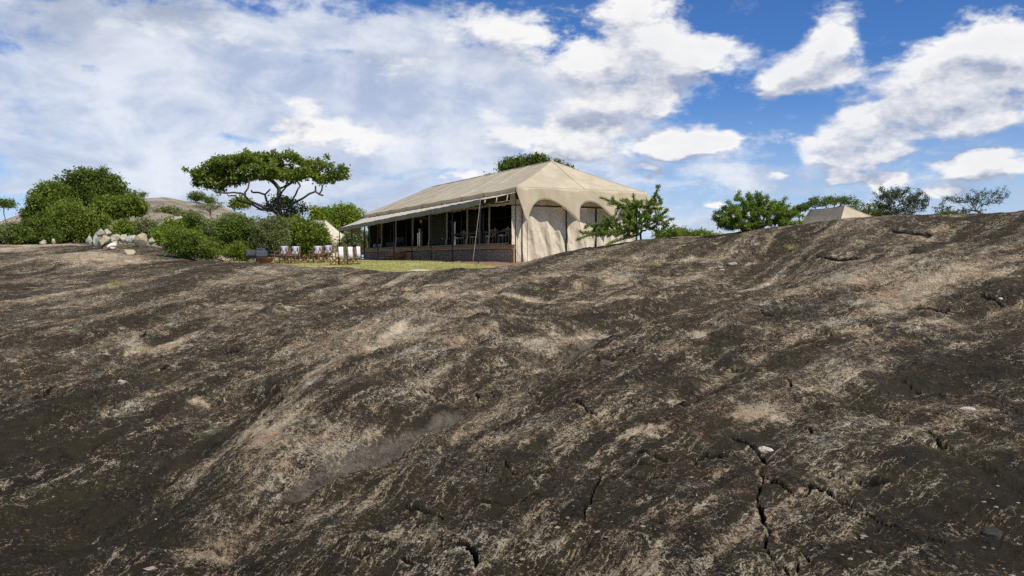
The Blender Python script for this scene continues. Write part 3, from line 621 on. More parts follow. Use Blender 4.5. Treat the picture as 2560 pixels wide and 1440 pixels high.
f = h.m('ADD', f, h.m('MULTIPLY', pa, .31)); f = h.m('SUBTRACT', f, h.m('MULTIPLY', dk, .42))
f = h.m('ADD', f, h.m('MULTIPLY', h.m('SUBTRACT', spk0, .5), 1.15)); f = h.m('ADD', f, h.m('MULTIPLY', h.m('SUBTRACT', spk, .5), 2.6)); f = h.m('ADD', f, h.m('MULTIPLY', h.m('SUBTRACT', spk2, .5), 1.8))
# thin weathered veins drawn out along the slope
vn = h.noise(h.v('ADD', Fg_, (3, 1, 0)), 1.5, 8, .64)
vein = h.m('MULTIPLY', h.ss(h.m('ABSOLUTE', h.m('SUBTRACT', vn, .5)), .0, .014, 1, 0), h.ss(h.noise(P, .9, 3, .5), .36, .54))
f = h.m('ADD', f, h.m('MULTIPLY', vein, .60))
# edges of thin flaking sheets
nf = h.noise(h.map(Pv, rot=(0, 0, .2), sc=(1, .45, 1)), .95, 9, .60)
fr = h.m('FRACT', h.m('MULTIPLY', nf, 15.0)); fmask = h.ss(h.noise(h.v('ADD', P, (9, 4, 2)), .55, 4, .6), .40, .52)
fdark = h.m('MULTIPLY', h.ss(fr, .0, .13, 1, 0), fmask); fpale = h.m('MULTIPLY', h.m('MULTIPLY', h.ss(fr, .80, .95), h.ss(fr, .97, 1.0, 1, 0)), fmask)
f = h.m('ADD', f, h.m('MULTIPLY', fpale, .30))
bare = h.ss(f, .85, 1.28)
hue = h.noise(Pw, 1.1, 6, .7)
c_bare = h.ramp(hue, [(.34, (.37, .26, .18)), (.46, (.43, .335, .225)), (.57, (.50, .43, .31)), (.68, (.46, .44, .39))])
c_dark = h.ramp(h.noise(Pw, 1.9, 7, .7), [(.35, (.020, .017, .013)), (.5, (.034, .028, .019)), (.62, (.038, .034, .018)), (.75, (.060, .044, .038))])
col = h.mix(bare, c_dark, c_bare)
lich = h.m('MULTIPLY', h.ss(h.noise(h.v('ADD', P, (5, 3, 1)), 5.5, 8, .78), .62, .68), h.ss(h.noise(P, .7, 2, .5), .45, .62))
col = h.mix(h.m('MULTIPLY', lich, .65), col, (.34, .36, .36))
lich2 = h.m('MULTIPLY', h.ss(h.noise(h.v('ADD', P, (15, 3, 1)), 24, 4, .7), .58, .64), h.ss(h.noise(P, 1.1, 3, .5), .48, .58))
col = h.mix(h.m('MULTIPLY', lich2, .6), col, (.30, .19, .08))
col = h.mix(h.m('MULTIPLY', si, h.ss(h.noise(P, 7, 6, .75), .30, .56, .15, .8)), col, h.mix(h.noise(P, 14, 7, .8), (.09, .08, .062), (.32, .285, .23)))
col = h.mix(h.m('MULTIPLY', fdark, .88), col, (.010, .008, .006))
col = h.mix(h.m('MULTIPLY', ck, .92, clamp=True), col, (.008, .007, .005))
h.put(b.inputs['Base Color'], col)
hh = h.m('ADD', h.m('MULTIPLY', h.noise(P, 9, 8, .72), .6), h.m('ADD', h.m('MULTIPLY', spk, .45), h.m('MULTIPLY', h.noise(Fg_, 6, 7, .72), .45)))
hh = h.m('ADD', hh, h.m('ADD', h.m('MULTIPLY', bare, .12), h.m('MULTIPLY', h.m('MULTIPLY', fr, fmask), -.6)))
bump(h, b, hh, 1.0, .06)
M['rock'] = mr
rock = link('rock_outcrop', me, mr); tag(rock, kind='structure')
# ground sheet out to the horizon
gx = np.concatenate([-np.geomspace(3500, 26, 26), np.linspace(-25, 12, 75), np.geomspace(13, 3500, 26)])
gy = np.concatenate([-np.geomspace(3500, 30, 18), np.linspace(-25, 22, 10), np.linspace(23, 85, 125), np.geomspace(88, 4500, 26)])
X_, Y_ = np.meshgrid(gx, gy, indexing='ij'); Z_ = lawn_z(X_, Y_)
Z_ = np.where(np.hypot(X_, Y_) < 24, EYE - 4.0, Z_); Z_ = np.where((Y_ < 24), np.minimum(Z_, EYE - 3.2), Z_)
a_, b_ = X_.shape; i_, j_ = np.meshgrid(np.arange(a_ - 1), np.arange(b_ - 1), indexing='ij')
Fg = np.stack([i_ * b_ + j_, (i_ + 1) * b_ + j_, (i_ + 1) * b_ + j_ + 1, i_ * b_ + j_ + 1], -1).reshape(-1, 4)
meg = arr_mesh('ground', np.stack([X_, Y_, Z_], -1).reshape(-1, 3), Fg, True)
mgd, h, b = mat('grassy_ground', None, .95, .1); P = coord(h)
gz = h.noise(P, .9, 6, .65); col = h.ramp(gz, [(.32, (.42, .34, .21)), (.45, (.40, .37, .18)), (.58, (.28, .30, .10)), (.72, (.38, .34, .20))])
x_, y_, z_ = h.sep(P)
# red gravel apron round the dining tent: distance in front of the deck line
u_ = h.m('ADD', h.m('MULTIPLY', h.m('SUBTRACT', x_, .22), .8978), h.m('MULTIPLY', h.m('SUBTRACT', y_, 46), .4404))
gm = h.m('MULTIPLY', h.ss(h.m('ADD', u_, h.m('MULTIPLY', h.noise(P, 1.5, 4), .8)), -2.6, -2.1), h.ss(u_, 10, 11, 1, 0))
col = h.mix(gm, col, h.ramp(h.noise(P, 14, 4, .7), [(.3, (.17, .10, .075)), (.55, (.30, .18, .13)), (.75, (.40, .27, .21))]))
farc = h.ramp(h.noise(P, .02, 5, .6), [(.35, (.10, .13, .04)), (.6, (.16, .17, .06)), (.75, (.22, .18, .10))])
col = h.mix(h.ss(y_, 90, 180), col, farc)
h.put(b.inputs['Base Color'], col); bump(h, b, h.noise(P, 22, 4, .7), .8, .05)
M['ground'] = mgd; tag(link('ground', meg, mgd), kind='structure')
# far granite hill on the left
def hill(name, sky_px, Y0, depth, m, back=1.0):
    xs = np.linspace(sky_px[0][0], sky_px[-1][0], 150); sk = np.interp(xs, *zip(*sky_px))
    T = np.linspace(-1, 1, 60); P = []
    for x, y in zip(xs, sk):
        top = at(x, y, Y0); row = []
        for t in T:
            hgt = max(0, (top[2] - EYE + .6)) * (1 - abs(t) ** 2.1)
            Yt = Y0 + t * depth * (1 if t < 0 else back); Xt = (x - 1280) / F * Yt; hgt *= Yt / Y0 if t < 0 else 1
            row.append((Xt, Yt, hgt))
        P.append(row)
    P = np.array(P); k = np.clip(P[..., 2] / 3, 0, 1)
    P[..., 2] += k * (.9 * fb(P[..., 0] * .06, P[..., 1] * .03, 4, 91) + .35 * (1 - np.abs(fb(P[..., 0] * .2, P[..., 1] * .05, 4, 93)))) - .2
    P[..., 2] += EYE - .8
    a_, b_ = P.shape[:2]; i_, j_ = np.meshgrid(np.arange(a_ - 1), np.arange(b_ - 1), indexing='ij')
    Fg = np.stack([i_ * b_ + j_, (i_ + 1) * b_ + j_, (i_ + 1) * b_ + j_ + 1, i_ * b_ + j_ + 1], -1).reshape(-1, 4)
    tag(link(name, arr_mesh(name, P.reshape(-1, 3), Fg, True), m), kind='structure'); return P
mh, h, b = mat('hill_granite', None, .9, .2); P = coord(h)
Ph = h.map(P, sc=(1, .35, 1.6)); n1 = h.noise(Ph, .18, 7, .66, .5); n2 = h.noise(h.map(P, sc=(1, .3, .5)), .7, 5, .6)
col = h.ramp(h.m('ADD', h.m('MULTIPLY', n1, .6), h.m('MULTIPLY', n2, .4)), [(.36, (.10, .085, .07)), (.46, (.20, .165, .13)), (.55, (.31, .26, .20)), (.66, (.40, .34, .26))])
gr_ = h.m('MULTIPLY', h.ss(h.noise(Ph, .12, 3, .5), .60, .66), h.ss(h.noise(P, .5, 4, .6), .45, .55)); col = h.mix(gr_, col, (.13, .19, .03))
h.put(b.inputs['Base Color'], col); bump(h, b, n1, 1.0, 1.2)
M['hill'] = mh
HILL = hill('granite_hill', [(-700, 600), (-300, 570), (0, 548), (60, 528), (130, 500), (250, 470), (340, 484), (375, 490), (410, 488), (450, 494), (500, 503), (560, 517), (610, 533), (640, 548), (680, 568), (730, 590), (800, 625)], 150, 62, mh)
hill('distant_hill', [(1500, 640), (1640, 600), (1730, 586), (1765, 581), (1800, 583), (1880, 575), (2000, 582), (2300, 600), (2700, 630)], 320, 60, mh)
# rain water lying in the gully
mw, h, b = mat('pool_water', (.05, .06, .06), .06, .5); b.inputs['IOR'].default_value = 1.33; b.inputs['Base Color'].default_value = (.03, .035, .04, 1)
def pool(name, px, py, rx, ry, lift):
    c = hit(px, py); a = hit(px, py - ry); d = hit(px, py + ry); sx = rx / F * c[1]; sy = (a[1] - d[1]) / 2; sk = (a[0] - d[0]) / 2
    xs, ys = np.meshgrid(np.linspace(-1, 1, 24), np.linspace(-1, 1, 40))
    Xp = c[0] + xs * sx + ys * sk; Yp = c[1] + ys * sy; zz = relief(Xp, Yp, smooth_z(Xp, Yp))[0]
    lv = np.percentile(zz[xs ** 2 + ys ** 2 < 1], lift) + EYE
    vs = [(c[0] + math.cos(t) * sx + math.sin(t) * sk, c[1] + math.sin(t) * sy, lv) for t in np.linspace(0, 2 * math.pi, 40, endpoint=False)]
    tag(MB().add(vs, [tuple(range(40))]).build(name, mw), kind='structure')
pool('water', 1515, 836, 62, 8, 46); pool('water', 1720, 779, 42, 5, 46); pool('water', 1395, 728, 60, 3, 42)

# ------------------------------------------------------------------ the dining tent
A0 = np.array([.22, 46.0]); RZ = math.atan2(.4404, .8978); HB = EYE - .15
def t_of(px, s): u = (px - 1280) / F; return (.22 + .8978 * s - u * (46 + .4404 * s)) / (.4404 + .8978 * u)
def s_of(px, t): u = (px - 1280) / F; return (u * (46 + .8978 * t) - .22 + .4404 * t) / (.8978 - .4404 * u)
def h_of(py, s, t): return (645 - py) / F * (46 + .4404 * s + .8978 * t) + .15
def tw(s, t, h=0): return Vector((A0[0] + .8978 * s - .4404 * t, A0[1] + .4404 * s + .8978 * t, HB + h))
tent = empty('dining_tent', tw(0, 0), RZ, 'large beige canvas dining tent with hipped roof, long front awning and scalloped end wall', 'tent')
LEN = 29.5; WID = 8.45; PK = 4.2; R0 = (PK, 3.54, 6.01); R1 = (PK, 23.9, 6.02)
def eave_h(t): return 4.03 - .16 * t / LEN
bays = [t_of(p, .45) for p in (1287, 1224, 1169, 1118, 1074, 1033, 991, 955)] + [LEN - .3]
bt = [0] + bays[1:-1] + [LEN]
def facet(A_, B_, C_, D_, n, m, sag, sd=0, edge_sag=0):
    """bilinear sheet A-B along the eave, D-C along the ridge, hanging a little between its edges"""
    A_, B_, C_, D_ = map(np.array, (A_, B_, C_, D_)); P = []
    for i in range(n + 1):
        u = i / n; row = []
        for j in range(m + 1):
            v = j / m; p = (A_ * (1 - u) + B_ * u) * (1 - v) + (D_ * (1 - u) + C_ * u) * v
            p = p.astype(float); p[2] -= sag * math.sin(math.pi * u) * (.35 + .65 * math.sin(math.pi * v)) + sag * .9 * math.sin(math.pi * v)
            p[2] -= edge_sag * math.sin(math.pi * u) * (1 - v); p[2] += .012 * float(pn(p[0] * 1.2, p[1] * 1.2, sd)); row.append(p)
        P.append(row)
    return P
def rmap(t): return R0[1] + (R1[1] - R0[1]) * t / LEN
seam = MB()
for k in range(8):
    a, c = bt[k], bt[k + 1]
    MB().grid(facet((0, a, eave_h(a)), (0, c, eave_h(c)), (PK, rmap(c), 6.01), (PK, rmap(a), 6.01), 10, 10, .045, k, .03)).build('roof_panel', M['fly'], tent, True)
    MB().grid(facet((WID, c, eave_h(c)), (WID, a, eave_h(a)), (PK, rmap(a), 6.01), (PK, rmap(c), 6.01), 4, 6, .045, k + 20)).build('roof_panel', M['fly'], tent, True)
    if k: MB().tube([(0 + .0, c * 0 + a, eave_h(a) + .012), (PK / 2, (a + rmap(a)) / 2, (eave_h(a) + 6.01) / 2 - .028), (PK, rmap(a), 6.025)], .018, 5).build('roof_seam', M['awn'], tent)
EM = (PK + .1, -.14, 4.03)
def tri(A_, B_, T_, sd, n=10):
    return facet(A_, B_, T_, T_, n, n, .05, sd)
MB().grid(tri((0, 0, 4.03), EM, R0, 31)).build('roof_panel', M['fly'], tent, True)
MB().grid(tri(EM, (WID, 0, 4.03), R0, 32)).build('roof_panel', M['fly'], tent, True)
MB().grid(tri((WID, LEN, 3.87), (0, LEN, 3.87), R1, 33)).build('roof_panel', M['fly'], tent, True)
def sagline(a, c, s=.085):
    a, c = Vector(a), Vector(c); return [a.lerp(c, i / 8) - Vector((0, 0, s * math.sin(math.pi * i / 8) - .02)) for i in range(9)]
for a, c in (((0, 0, 4.03), R0), (EM, R0), ((WID, 0, 4.03), R0), ((0, LEN, 3.87), R1)):
    MB().tube(sagline(a, c, .05), .013, 6).build('roof_seam', M['fly'], tent)
MB().tube([(s, -.14 * math.sin(math.pi * min(1, max(0, s / 8.6))) - .03, 4.03) for s in np.linspace(0, WID, 40)], .009, 5).build('eave_seam', M['valance'], tent)
MB().tube([R0, R1], .035, 6).build('ridge_seam', M['awn'], tent)
MB().lathe([(.0, .10), (.06, .09), (.09, 0), (.12, -.05)], R0, 10).build('finial', M['awn'], tent)
# scalloped end valance, traced edge (enlarged view, 4.5 per photo pixel)
prof = [(215, 470), (232, 520), (250, 570), (285, 640), (315, 720), (335, 770), (345, 800), (352, 770), (362, 725), (378, 665), (400, 612), (425, 582), (455, 556), (490, 540), (540, 532), (600, 540), (660, 565), (720, 600), (780, 650), (830, 700), (880, 752), (925, 806),
        (921, 740), (922, 690), (930, 640), (950, 603), (980, 577), (1010, 563), (1040, 558), (1090, 568), (1140, 590), (1190, 628), (1250, 690), (1300, 750), (1330, 806), (1345, 740), (1380, 665), (1420, 610), (1480, 580), (1540, 590), (1600, 640), (1650, 700), (1690, 770)]
prof = [(215, 400), (240, 470), (262, 540), (285, 610), (305, 680), (322, 740), (335, 775)] + prof[6:]
pts = []
for zx, zy in prof:
    px, py = 1240 + zx / 4.5, 380 + zy / 4.5; t = -.5; s = 0
    for _ in range(4): s = s_of(px, t); t = -.14 * math.sin(math.pi * min(1, max(0, s / 8.6)))
    pts.append((s, h_of(py, s, t)))
pts = [(max(pts[i][0], (pts[i - 1][0] + .012) if i else 0), pts[i][1]) for i in range(len(pts))]
for i in range(1, len(pts)):
    if pts[i][0] <= pts[i - 1][0]: pts[i] = (pts[i - 1][0] + .012, pts[i][1])
pts[0] = (0.0, 3.98)
ss_ = sorted(set(list(np.linspace(0, pts[-1][0], 160)) + [p[0] for p in pts])); P = []
for s in ss_:
    lo = float(np.interp(s, [p[0] for p in pts], [p[1] for p in pts])); ty = -.14 * math.sin(math.pi * min(1, max(0, s / 8.6)))
    row = []
    for j in range(9):
        f = j / 8; hh_ = 4.03 * (1 - f) + lo * f; row.append((s, ty - .03 - .04 * (4.03 - hh_) + .03 * math.sin(s * 5 + hh_ * 2) * f, hh_))
    P.append(row)
MB().grid(P).build('scalloped_valance', M['fly'], tent, True, .008)
MB().tube([(p[0], p[1] - .006, p[2] ) for p in [r[-1] for r in P]], .012, 4).build('valance_hem', M['awn'], tent)
# corner flap that flies out on its guy rope at the far end of the end wall
MB().add([(WID, 0, 4.03), (WID + .1, .6, 3.98), (WID + 1.35, -.2, 3.0), (WID + .35, -.3, 2.9)], [(0, 1, 2), (0, 2, 3)]).build('corner_flap', M['fly'], tent, False, .01)
# end wall: hanging canvas sheets with folds
def sheet(name, s0, s1, h0, h1, y, m, n=40, k=24, amp=.09, seed=0, freq=3.2, low=1.0):
    P = []
    for i in range(n + 1):
        s = s0 + (s1 - s0) * i / n; row = []
        for j in range(k + 1):
            f = j / k; hh_ = h1 + (h0 - h1) * f; e = min(1, f * 2.2)
            fold = amp * e * float(fb(s * freq + .6 * hh_ * .4 + seed, hh_ * .45 + seed, 3, seed + 3)) * low
            fold += amp * .5 * e * float(np.sin(6 * s + 2.2 * hh_ + 2 * pn(s * .8, hh_ * .6, seed)))
            row.append((s, y + fold, hh_))
        P.append(row)
    return MB().grid(P).build(name, m, tent, True, .006)
YW = .62; s1 = s_of(1317, 0); s2 = s_of(1414, YW)
sheet('wall_panel', .02, s1, -.15, 3.05, YW - .02, M['wall'], 16, 24, .05, 3)
sheet('wall_panel', s1, s2, -.15, 3.02, YW, M['wall'], 60, 34, .13, 8, 1.6)
sheet('wall_panel', s2 + .03, 5.45, -.15, 3.02, YW, M['wall'], 50, 30, .09, 15, 1.9)
sheet('wall_panel', 5.5, WID - .1, -.15, 3.02, YW, M['wall'], 40, 24, .09, 21, 1.9)
sheet('upper_wall_panel', .02, WID - .1, 3.10, 3.98, YW + .10, M['wall'], 90, 10, .07, 27, 1.3)
MB().box((WID / 2, YW + .06, 3.05), (WID - .2, .05, .07)).build('wall_rail', M['blackmetal'], tent)
for s in (s1 - .02, s2 + .01, 5.47): MB().tube([(s, YW - .09, -.3), (s, YW - .09, 3.05)], .027, 6).build('pole', M['blackmetal'], tent)
MB().tube([(.03, YW - .5, -.3), (.03, YW - .5, 4.0)], .03, 6).build('pole', M['blackmetal'], tent)
MB().tube([(.64, -.10, 2.06), (.64, -.15, -.2)], .012, 5).build('guy_rope', M['blackmetal'], tent)
MB().tube([(s_of(1447, -.3), -.32, h_of(561, 4, -.3)), (s_of(1476, -1.3), -1.3, -.1)], .012, 5).build('guy_rope', M['blackmetal'], tent)
MB().tube([(WID + 1.35, -.2, 3.0), (WID + 2.9, -1.0, .2)], .014, 5).build('guy_rope', M['rope'], tent)
# back and far end
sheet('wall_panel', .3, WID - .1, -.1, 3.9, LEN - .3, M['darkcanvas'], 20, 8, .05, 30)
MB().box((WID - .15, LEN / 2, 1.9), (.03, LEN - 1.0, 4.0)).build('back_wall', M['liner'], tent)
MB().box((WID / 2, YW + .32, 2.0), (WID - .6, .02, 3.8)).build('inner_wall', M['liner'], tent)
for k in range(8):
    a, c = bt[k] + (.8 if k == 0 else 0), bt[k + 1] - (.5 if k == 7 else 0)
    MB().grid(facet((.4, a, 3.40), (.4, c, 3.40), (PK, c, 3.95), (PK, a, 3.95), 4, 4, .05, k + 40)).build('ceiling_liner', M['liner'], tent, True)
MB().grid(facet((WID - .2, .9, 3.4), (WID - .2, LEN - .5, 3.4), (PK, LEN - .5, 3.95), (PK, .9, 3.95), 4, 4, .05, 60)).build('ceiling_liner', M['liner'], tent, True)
# fly valance under the front eave, hung from the eave between the poles
P = []
for i in range(121):
    t = LEN * i / 120; k = np.interp(t, bt, range(9)); sg = .03 * math.sin(math.pi * (k % 1)); P.append([(0, t, eave_h(t) - sg), (.02, t, eave_h(t) - sg - .13), (.05, t, eave_h(t) - sg - .27 - .02 * math.sin(9 * t))])
MB().grid(P).build('fly_valance', M['fly'], tent, True)
P = []
for i in range(61):
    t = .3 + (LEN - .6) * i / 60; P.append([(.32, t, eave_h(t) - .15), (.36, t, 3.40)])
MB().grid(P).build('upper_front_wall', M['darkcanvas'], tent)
# awning
AW = -1.97; AL = 30.1
pa_t = [t_of(p, AW) for p in (1203, 1131, 1078, 1029.5, 984.7, 945, 911, 880, 849)]
def aw_h(t): return 3.31 - .57 * t / AL
def in_h(t): return 3.74 - .20 * t / AL
P = []; Pv = []
for i in range(161):
    t = AL * i / 160; k = np.interp(t, pa_t, range(9)); sg = .02 * math.sin(math.pi * (k % 1)) + .004 * math.sin(t * 7)
    P.append([(AW * f, t + (.35 * f * max(0, 1 - t / 3)), in_h(t) * (1 - f) + (aw_h(t) - sg) * f - .05 * math.sin(math.pi * f) + .01 * math.sin(t * 5 + f * 4)) for f in np.linspace(0, 1, 7)])
    tv = t + .35 * max(0, 1 - t / 3); wv_ = .012 * math.sin(t * 11) + .01 * math.sin(t * 27)
    Pv.append([(AW - .01 - wv_ * f, tv, aw_h(t) - sg - .30 * f) for f in (0, .33, .66, 1)])
MB().grid(P).build('awning', M['awn'], tent, True, .006)
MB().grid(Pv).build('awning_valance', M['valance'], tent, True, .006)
MB().tube([(p[-1][0], p[-1][1], p[-1][2] + .006) for p in P], .018, 5).build('awning_hem', M['awn'], tent)
def gh(s, t):
    w = tw(s, t); return surf_z(w.x, w.y) - HB
for i, t in enumerate(pa_t):
    if i == 0: a, b_ = (AW + .02, t + .15, aw_h(t) + .02), (AW - .12, t_of(1196, AW - .12), gh(AW, t) - .05)
    else: a, b_ = (AW + .02, t, aw_h(t) + .02), (AW, t, gh(AW, t) - .05)
    p_ = MB().tube([a, b_], .036, 8).build('pole', M['blackmetal'], tent)
    m_ = Vector(a).lerp(Vector(b_), .52); MB().tube([m_ - Vector((0, 0, .05)), m_ + Vector((0, 0, .05))], .055, 8).build('pole_clamp', M['blackmetal'], p_)
for p in (1209, 1153, 1103, 1055, 1015.5, 977, 943, 913):
    t = t_of(p, 0); MB().tube([(.02, t, -.1), (.02, t, eave_h(t) - .05)], .022, 6).build('pole', M['blackmetal'], tent)
    MB().bar((.02, t, eave_h(t) - .28), (.3, t, eave_h(t) - .02), .02).build('pole_brace', M['blackmetal'], tent)
for i, f in enumerate((.25, .55, .88)):
    x, t, hh_ = AW * f, .35 * f, in_h(0) * (1 - f) + aw_h(0) * f - .06
    MB().grid([[(x + dx_, t, hh_), (x + dx_ - .03, t - .02, hh_ - .14), (x + dx_ - .05, t, hh_ - .30 + .06 * i)] for dx_ in (0, .05)]).build('tie_strap', M['awn'], tent, False, .004)
MB().tube([(AW, 0.35, 3.28), (AW - .9, -.7, .0)], .010, 4).build('guy_rope', M['rope'], tent)
# side wing of the awning at its far end
MB().add([(AW, AL, 2.70), (0, AL, 3.45), (-.15, AL + .05, 2.1)], [(0, 1, 2)]).build('awning_wing', M['cream'], tent, False, .01)
MB().tube([(-.2, AL, 2.1), (AW, AL + .1, 1.2)], .014, 4).build('guy_rope', M['blackmetal'], tent)
fb_ = MB()
for a, b_ in (((0, LEN, 3.6), (0, LEN + .9, 3.35)), ((0, LEN + .9, 3.35), (1.6, LEN + .9, 3.75)), ((0, LEN, 3.87), (0, LEN + .9, 3.35)), ((0, LEN, 3.3), (0, LEN + .9, 3.35))): fb_.tube([a, b_], .025, 5)
fb_.build('awning_frame', M['blackmetal'], tent)
# front bays: tan canvas straps, rolled blinds, one closed dark sheet
for i, t in enumerate(bays):
    MB().grid([[(.45, t - .11 + .22 * j, 3.32), (.43, t - .10 + .2 * j, 2.2), (.45, t - .09 + .19 * j, 1.6), (.36, t - .12 + .24 * j, 1.0)] for j in (0, 1)]).build('door_strap', M['strap'], tent, False, .03)
for i in range(8):
    a, c = bays[i] + .1, bays[i + 1] - .1
    pr = [(.40, a + (c - a) * j / 12, 3.28 - .06 * math.sin(math.pi * j / 12) + .02 * math.sin(j * 2.3 + i)) for j in range(13)]
    MB().tube(pr, [.075 + .02 * math.sin(j * 1.7 + i) for j in range(13)], 8).build('rolled_blind', M['wall'] if i == 0 else M['strap'], tent, True)
P = []
for i in range(61):
    t = bays[3] + (bays[4] - bays[3]) * i / 60; P.append([(.5 + .07 * math.sin(t * 5 + j * .4) * j / 8 + .03 * math.sin(t * 13), t, 3.2 - (3.2 - 1.0) * j / 8) for j in range(9)])
MB().grid(P).build('closed_blind', M['darkcanvas'], tent, True, .01)
P = []
for i in range(31):
    t = bays[3] - .2 - 2.6 * i / 30; P.append([(1.9 + .10 * math.sin(t * 5 + j * .5) * j / 8, t, 3.2 - 2.2 * j / 8) for j in range(9)])
MB().grid(P).build('inner_curtain', M['darkcanvas'], tent, True, .01)
P = []
cur, hc, bc = mat('brown_curtain', (.10, .05, .02), .9)
for i in range(21):
    t = LEN - 1.2 - 1.5 * i / 20; P.append([(.9 + .08 * math.sin(t * 9 + j * .3), t, 3.1 - 1.3 * j / 8) for j in range(9)])
MB().grid(P).build('inner_curtain', cur, tent, True, .01)['label'] = 'brown curtain tied back at the far end'
P = []
for i in range(181):
    t = .80 + (LEN - 1.1) * i / 180; k = np.interp(t, bays, range(9)) % 1; lip = .02 + .045 * math.sin(math.pi * k)
    P.append([(WID - .2, t, .99), (.5, t, .985), (.05, t, 1.0), (-.07, t, .985), (-.085, t, .93 - lip * .5 + .008 * math.sin(t * 8))])
MB().grid(P).build('groundsheet', M['sheet'], tent)

# ------------------------------------------------------------------ deck under the tent
deck = empty('timber_deck', tw(0, 0), RZ, 'raised timber deck with brown plank edge and woven stick skirting under the dining tent', 'deck')
rr = random.Random(5)
for row in range(2):
    t = .02
    while t < LEN:
        L = rr.uniform(2.4, 4.3) if t > .1 else (3.72 if row == 0 else 2.6); L = min(L, LEN + .3 - t)
        h1 = .885 - row * .115; MB().box((-.05 - rr.uniform(0, .02), t + L / 2, h1 - .054 + rr.uniform(-.004, .004)), (.05, L - .012, .105)).build('plank', M['deckwood'], deck)
        t += L
MB().box((WID / 2, LEN / 2 + .4, .90), (WID - .3, LEN - 1.1, .13)).build('deck_floor', M['deckwood'], deck)
ws = [0, t_of(1222, -.05)] + [t_of(p, -.05) for p in (1177, 1128, 1087, 1047, 1031)] + [t_of(p, -.05) for p in (980, 960, 935)] + [LEN]
M['wicker_lit'] = simple('woven_sticks', (.34, .27, .19), (.70, .60, .46), 14, .85, .5, .01)  # lighter copy: sunlight on the end bay put into the colour
M['wicker'] = simple('woven_sticks_shaded', (.28, .21, .155), (.66, .54, .43), 12, .85, .5, .01)  # same sticks with the awning's shade put into the colour
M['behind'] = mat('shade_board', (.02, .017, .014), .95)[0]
for k in range(len(ws) - 1):
    a, c = ws[k], ws[k + 1]
    if abs(k - 6) < .5: continue
    mb = MB(); n = 22; nseg = max(4, int((c - a) / .16)); x0 = -.03 if k else -.09
    for i in range(n):
        hh_ = -.12 + (.745) * (i + .5) / n; L0 = a
        while L0 < c - .05:
            L1 = min(c - .02, L0 + rr.uniform(.7, 1.8)); m_ = max(3, int((L1 - L0) / .15)); ph = rr.random() * 6
            mb.tube([(x0 - .018 * math.sin(8.5 * (L0 + (L1 - L0) * j / m_) + (i % 2) * math.pi), L0 + (L1 - L0) * j / m_, hh_ + .007 * math.sin(ph + j)) for j in range(m_ + 1)], rr.uniform(.009, .015), 4, True)
            L0 = L1 + .01
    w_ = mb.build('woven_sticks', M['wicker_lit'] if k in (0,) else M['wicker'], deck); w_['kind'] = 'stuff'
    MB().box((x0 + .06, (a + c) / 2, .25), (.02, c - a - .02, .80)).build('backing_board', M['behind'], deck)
    MB().box((x0 - .03, a + .02, .26), (.05, .05, .78)).build('skirting_post', M['deckwood'], deck)
tst = (ws[6] + ws[7]) / 2; wst = ws[7] - ws[6]
steps = empty('wooden_steps', tw(-.1, tst), RZ, 'brown wooden steps leading up to the dining tent deck', 'steps')
for i in range(3):
    MB().box((-.35 - .32 * i + .0, 0, .60 - .22 * i), (.34, min(2.2, wst * .5), .07)).build('tread', M['deckwood'], steps)
    MB().box((-.20 - .32 * i, 0, .49 - .22 * i), (.04, min(2.1, wst * .5), .15)).build('riser', M['deckwood'], steps)
for sy in (-1, 1): MB().bar((0, sy * min(1.05, wst * .24), .55), (-1.1, sy * min(1.05, wst * .24), -.05), .05, .2).build('stringer', M['deckwood'], steps)
MB().box((-.02, .0, .20), (.05, wst - .1, .75)).build('back_board', M['deckwood'], steps)

# ------------------------------------------------------------------ inside the tent
DH = .99
tx = [(3.4, 'at the lit end of the tent'), (5.25, 'behind the first two tan straps'), (7.7, 'in the middle of the dining row'), (10.1, 'beside the dark inner curtain'), (12.6, 'farthest along, by the closed blind')]
tab0 = None
M['tab_metal'] = simple('table_frame_steel', (.07, .085, .11), (.11, .13, .165), 8, .45, 0)
def mk_table():
    r = empty('dining_table', (0, 0, 0))
    MB().box((0, 0, .745), (.9, 1.75, .035)).build('tabletop', M['tablewood'], r)
    MB().box((0, 0, .715), (.86, 1.72, .025)).build('apron', M['tab_metal'], r)
    for a in (-1, 1):
        for c in (-1, 1): MB().box((a * .41, c * .84, .355), (.045, .045, .70)).build('leg', M['tab_metal'], r)
    return r
def mk_dchair():
    r = empty('dining_chair', (0, 0, 0))
    MB().box((0, 0, .44), (.44, .44, .03)).build('seat', M['tablewood'], r)
    MB().box((0, 0, .475), (.42, .42, .05)).build('cushion', M['white'], r)
    for a in (-1, 1):
        MB().bar((a * .2, -.2, 0), (a * .2, -.2, .44), .035).build('leg', M['deckwood'], r)
        MB().bar((a * .2, .2, 0), (a * .2, .24, .90), .035).build('leg', M['deckwood'], r)
    for z_ in (.62, .74, .86): MB().box((0, .235, z_), (.40, .02, .06)).build('back_slat', M['deckwood'], r)
    return r
def place(o, s, t, h, rz=0): o.location = tw(s, t, h); o.rotation_euler = (0, 0, RZ + rz)
T0 = mk_table(); D0_ = mk_dchair(); first = True; dl = {0: 'nearest the deck edge', 1: 'on the inner side'}
G0 = MB().lathe([(0.0, 0), (.035, 0), (.032, .01), (.036, .05), (.04, .12), (.037, .12), (.033, .02), (0, .015)], n=12).build('drinking_glass', M['glass'])
K0 = MB().lathe([(0, 0), (.055, 0), (.06, .06), (.05, .14), (.022, .20), (.03, .26), (.026, .26), (.018, .20), (.045, .13), (0, .01)], n=14).build('carafe', M['glass'])
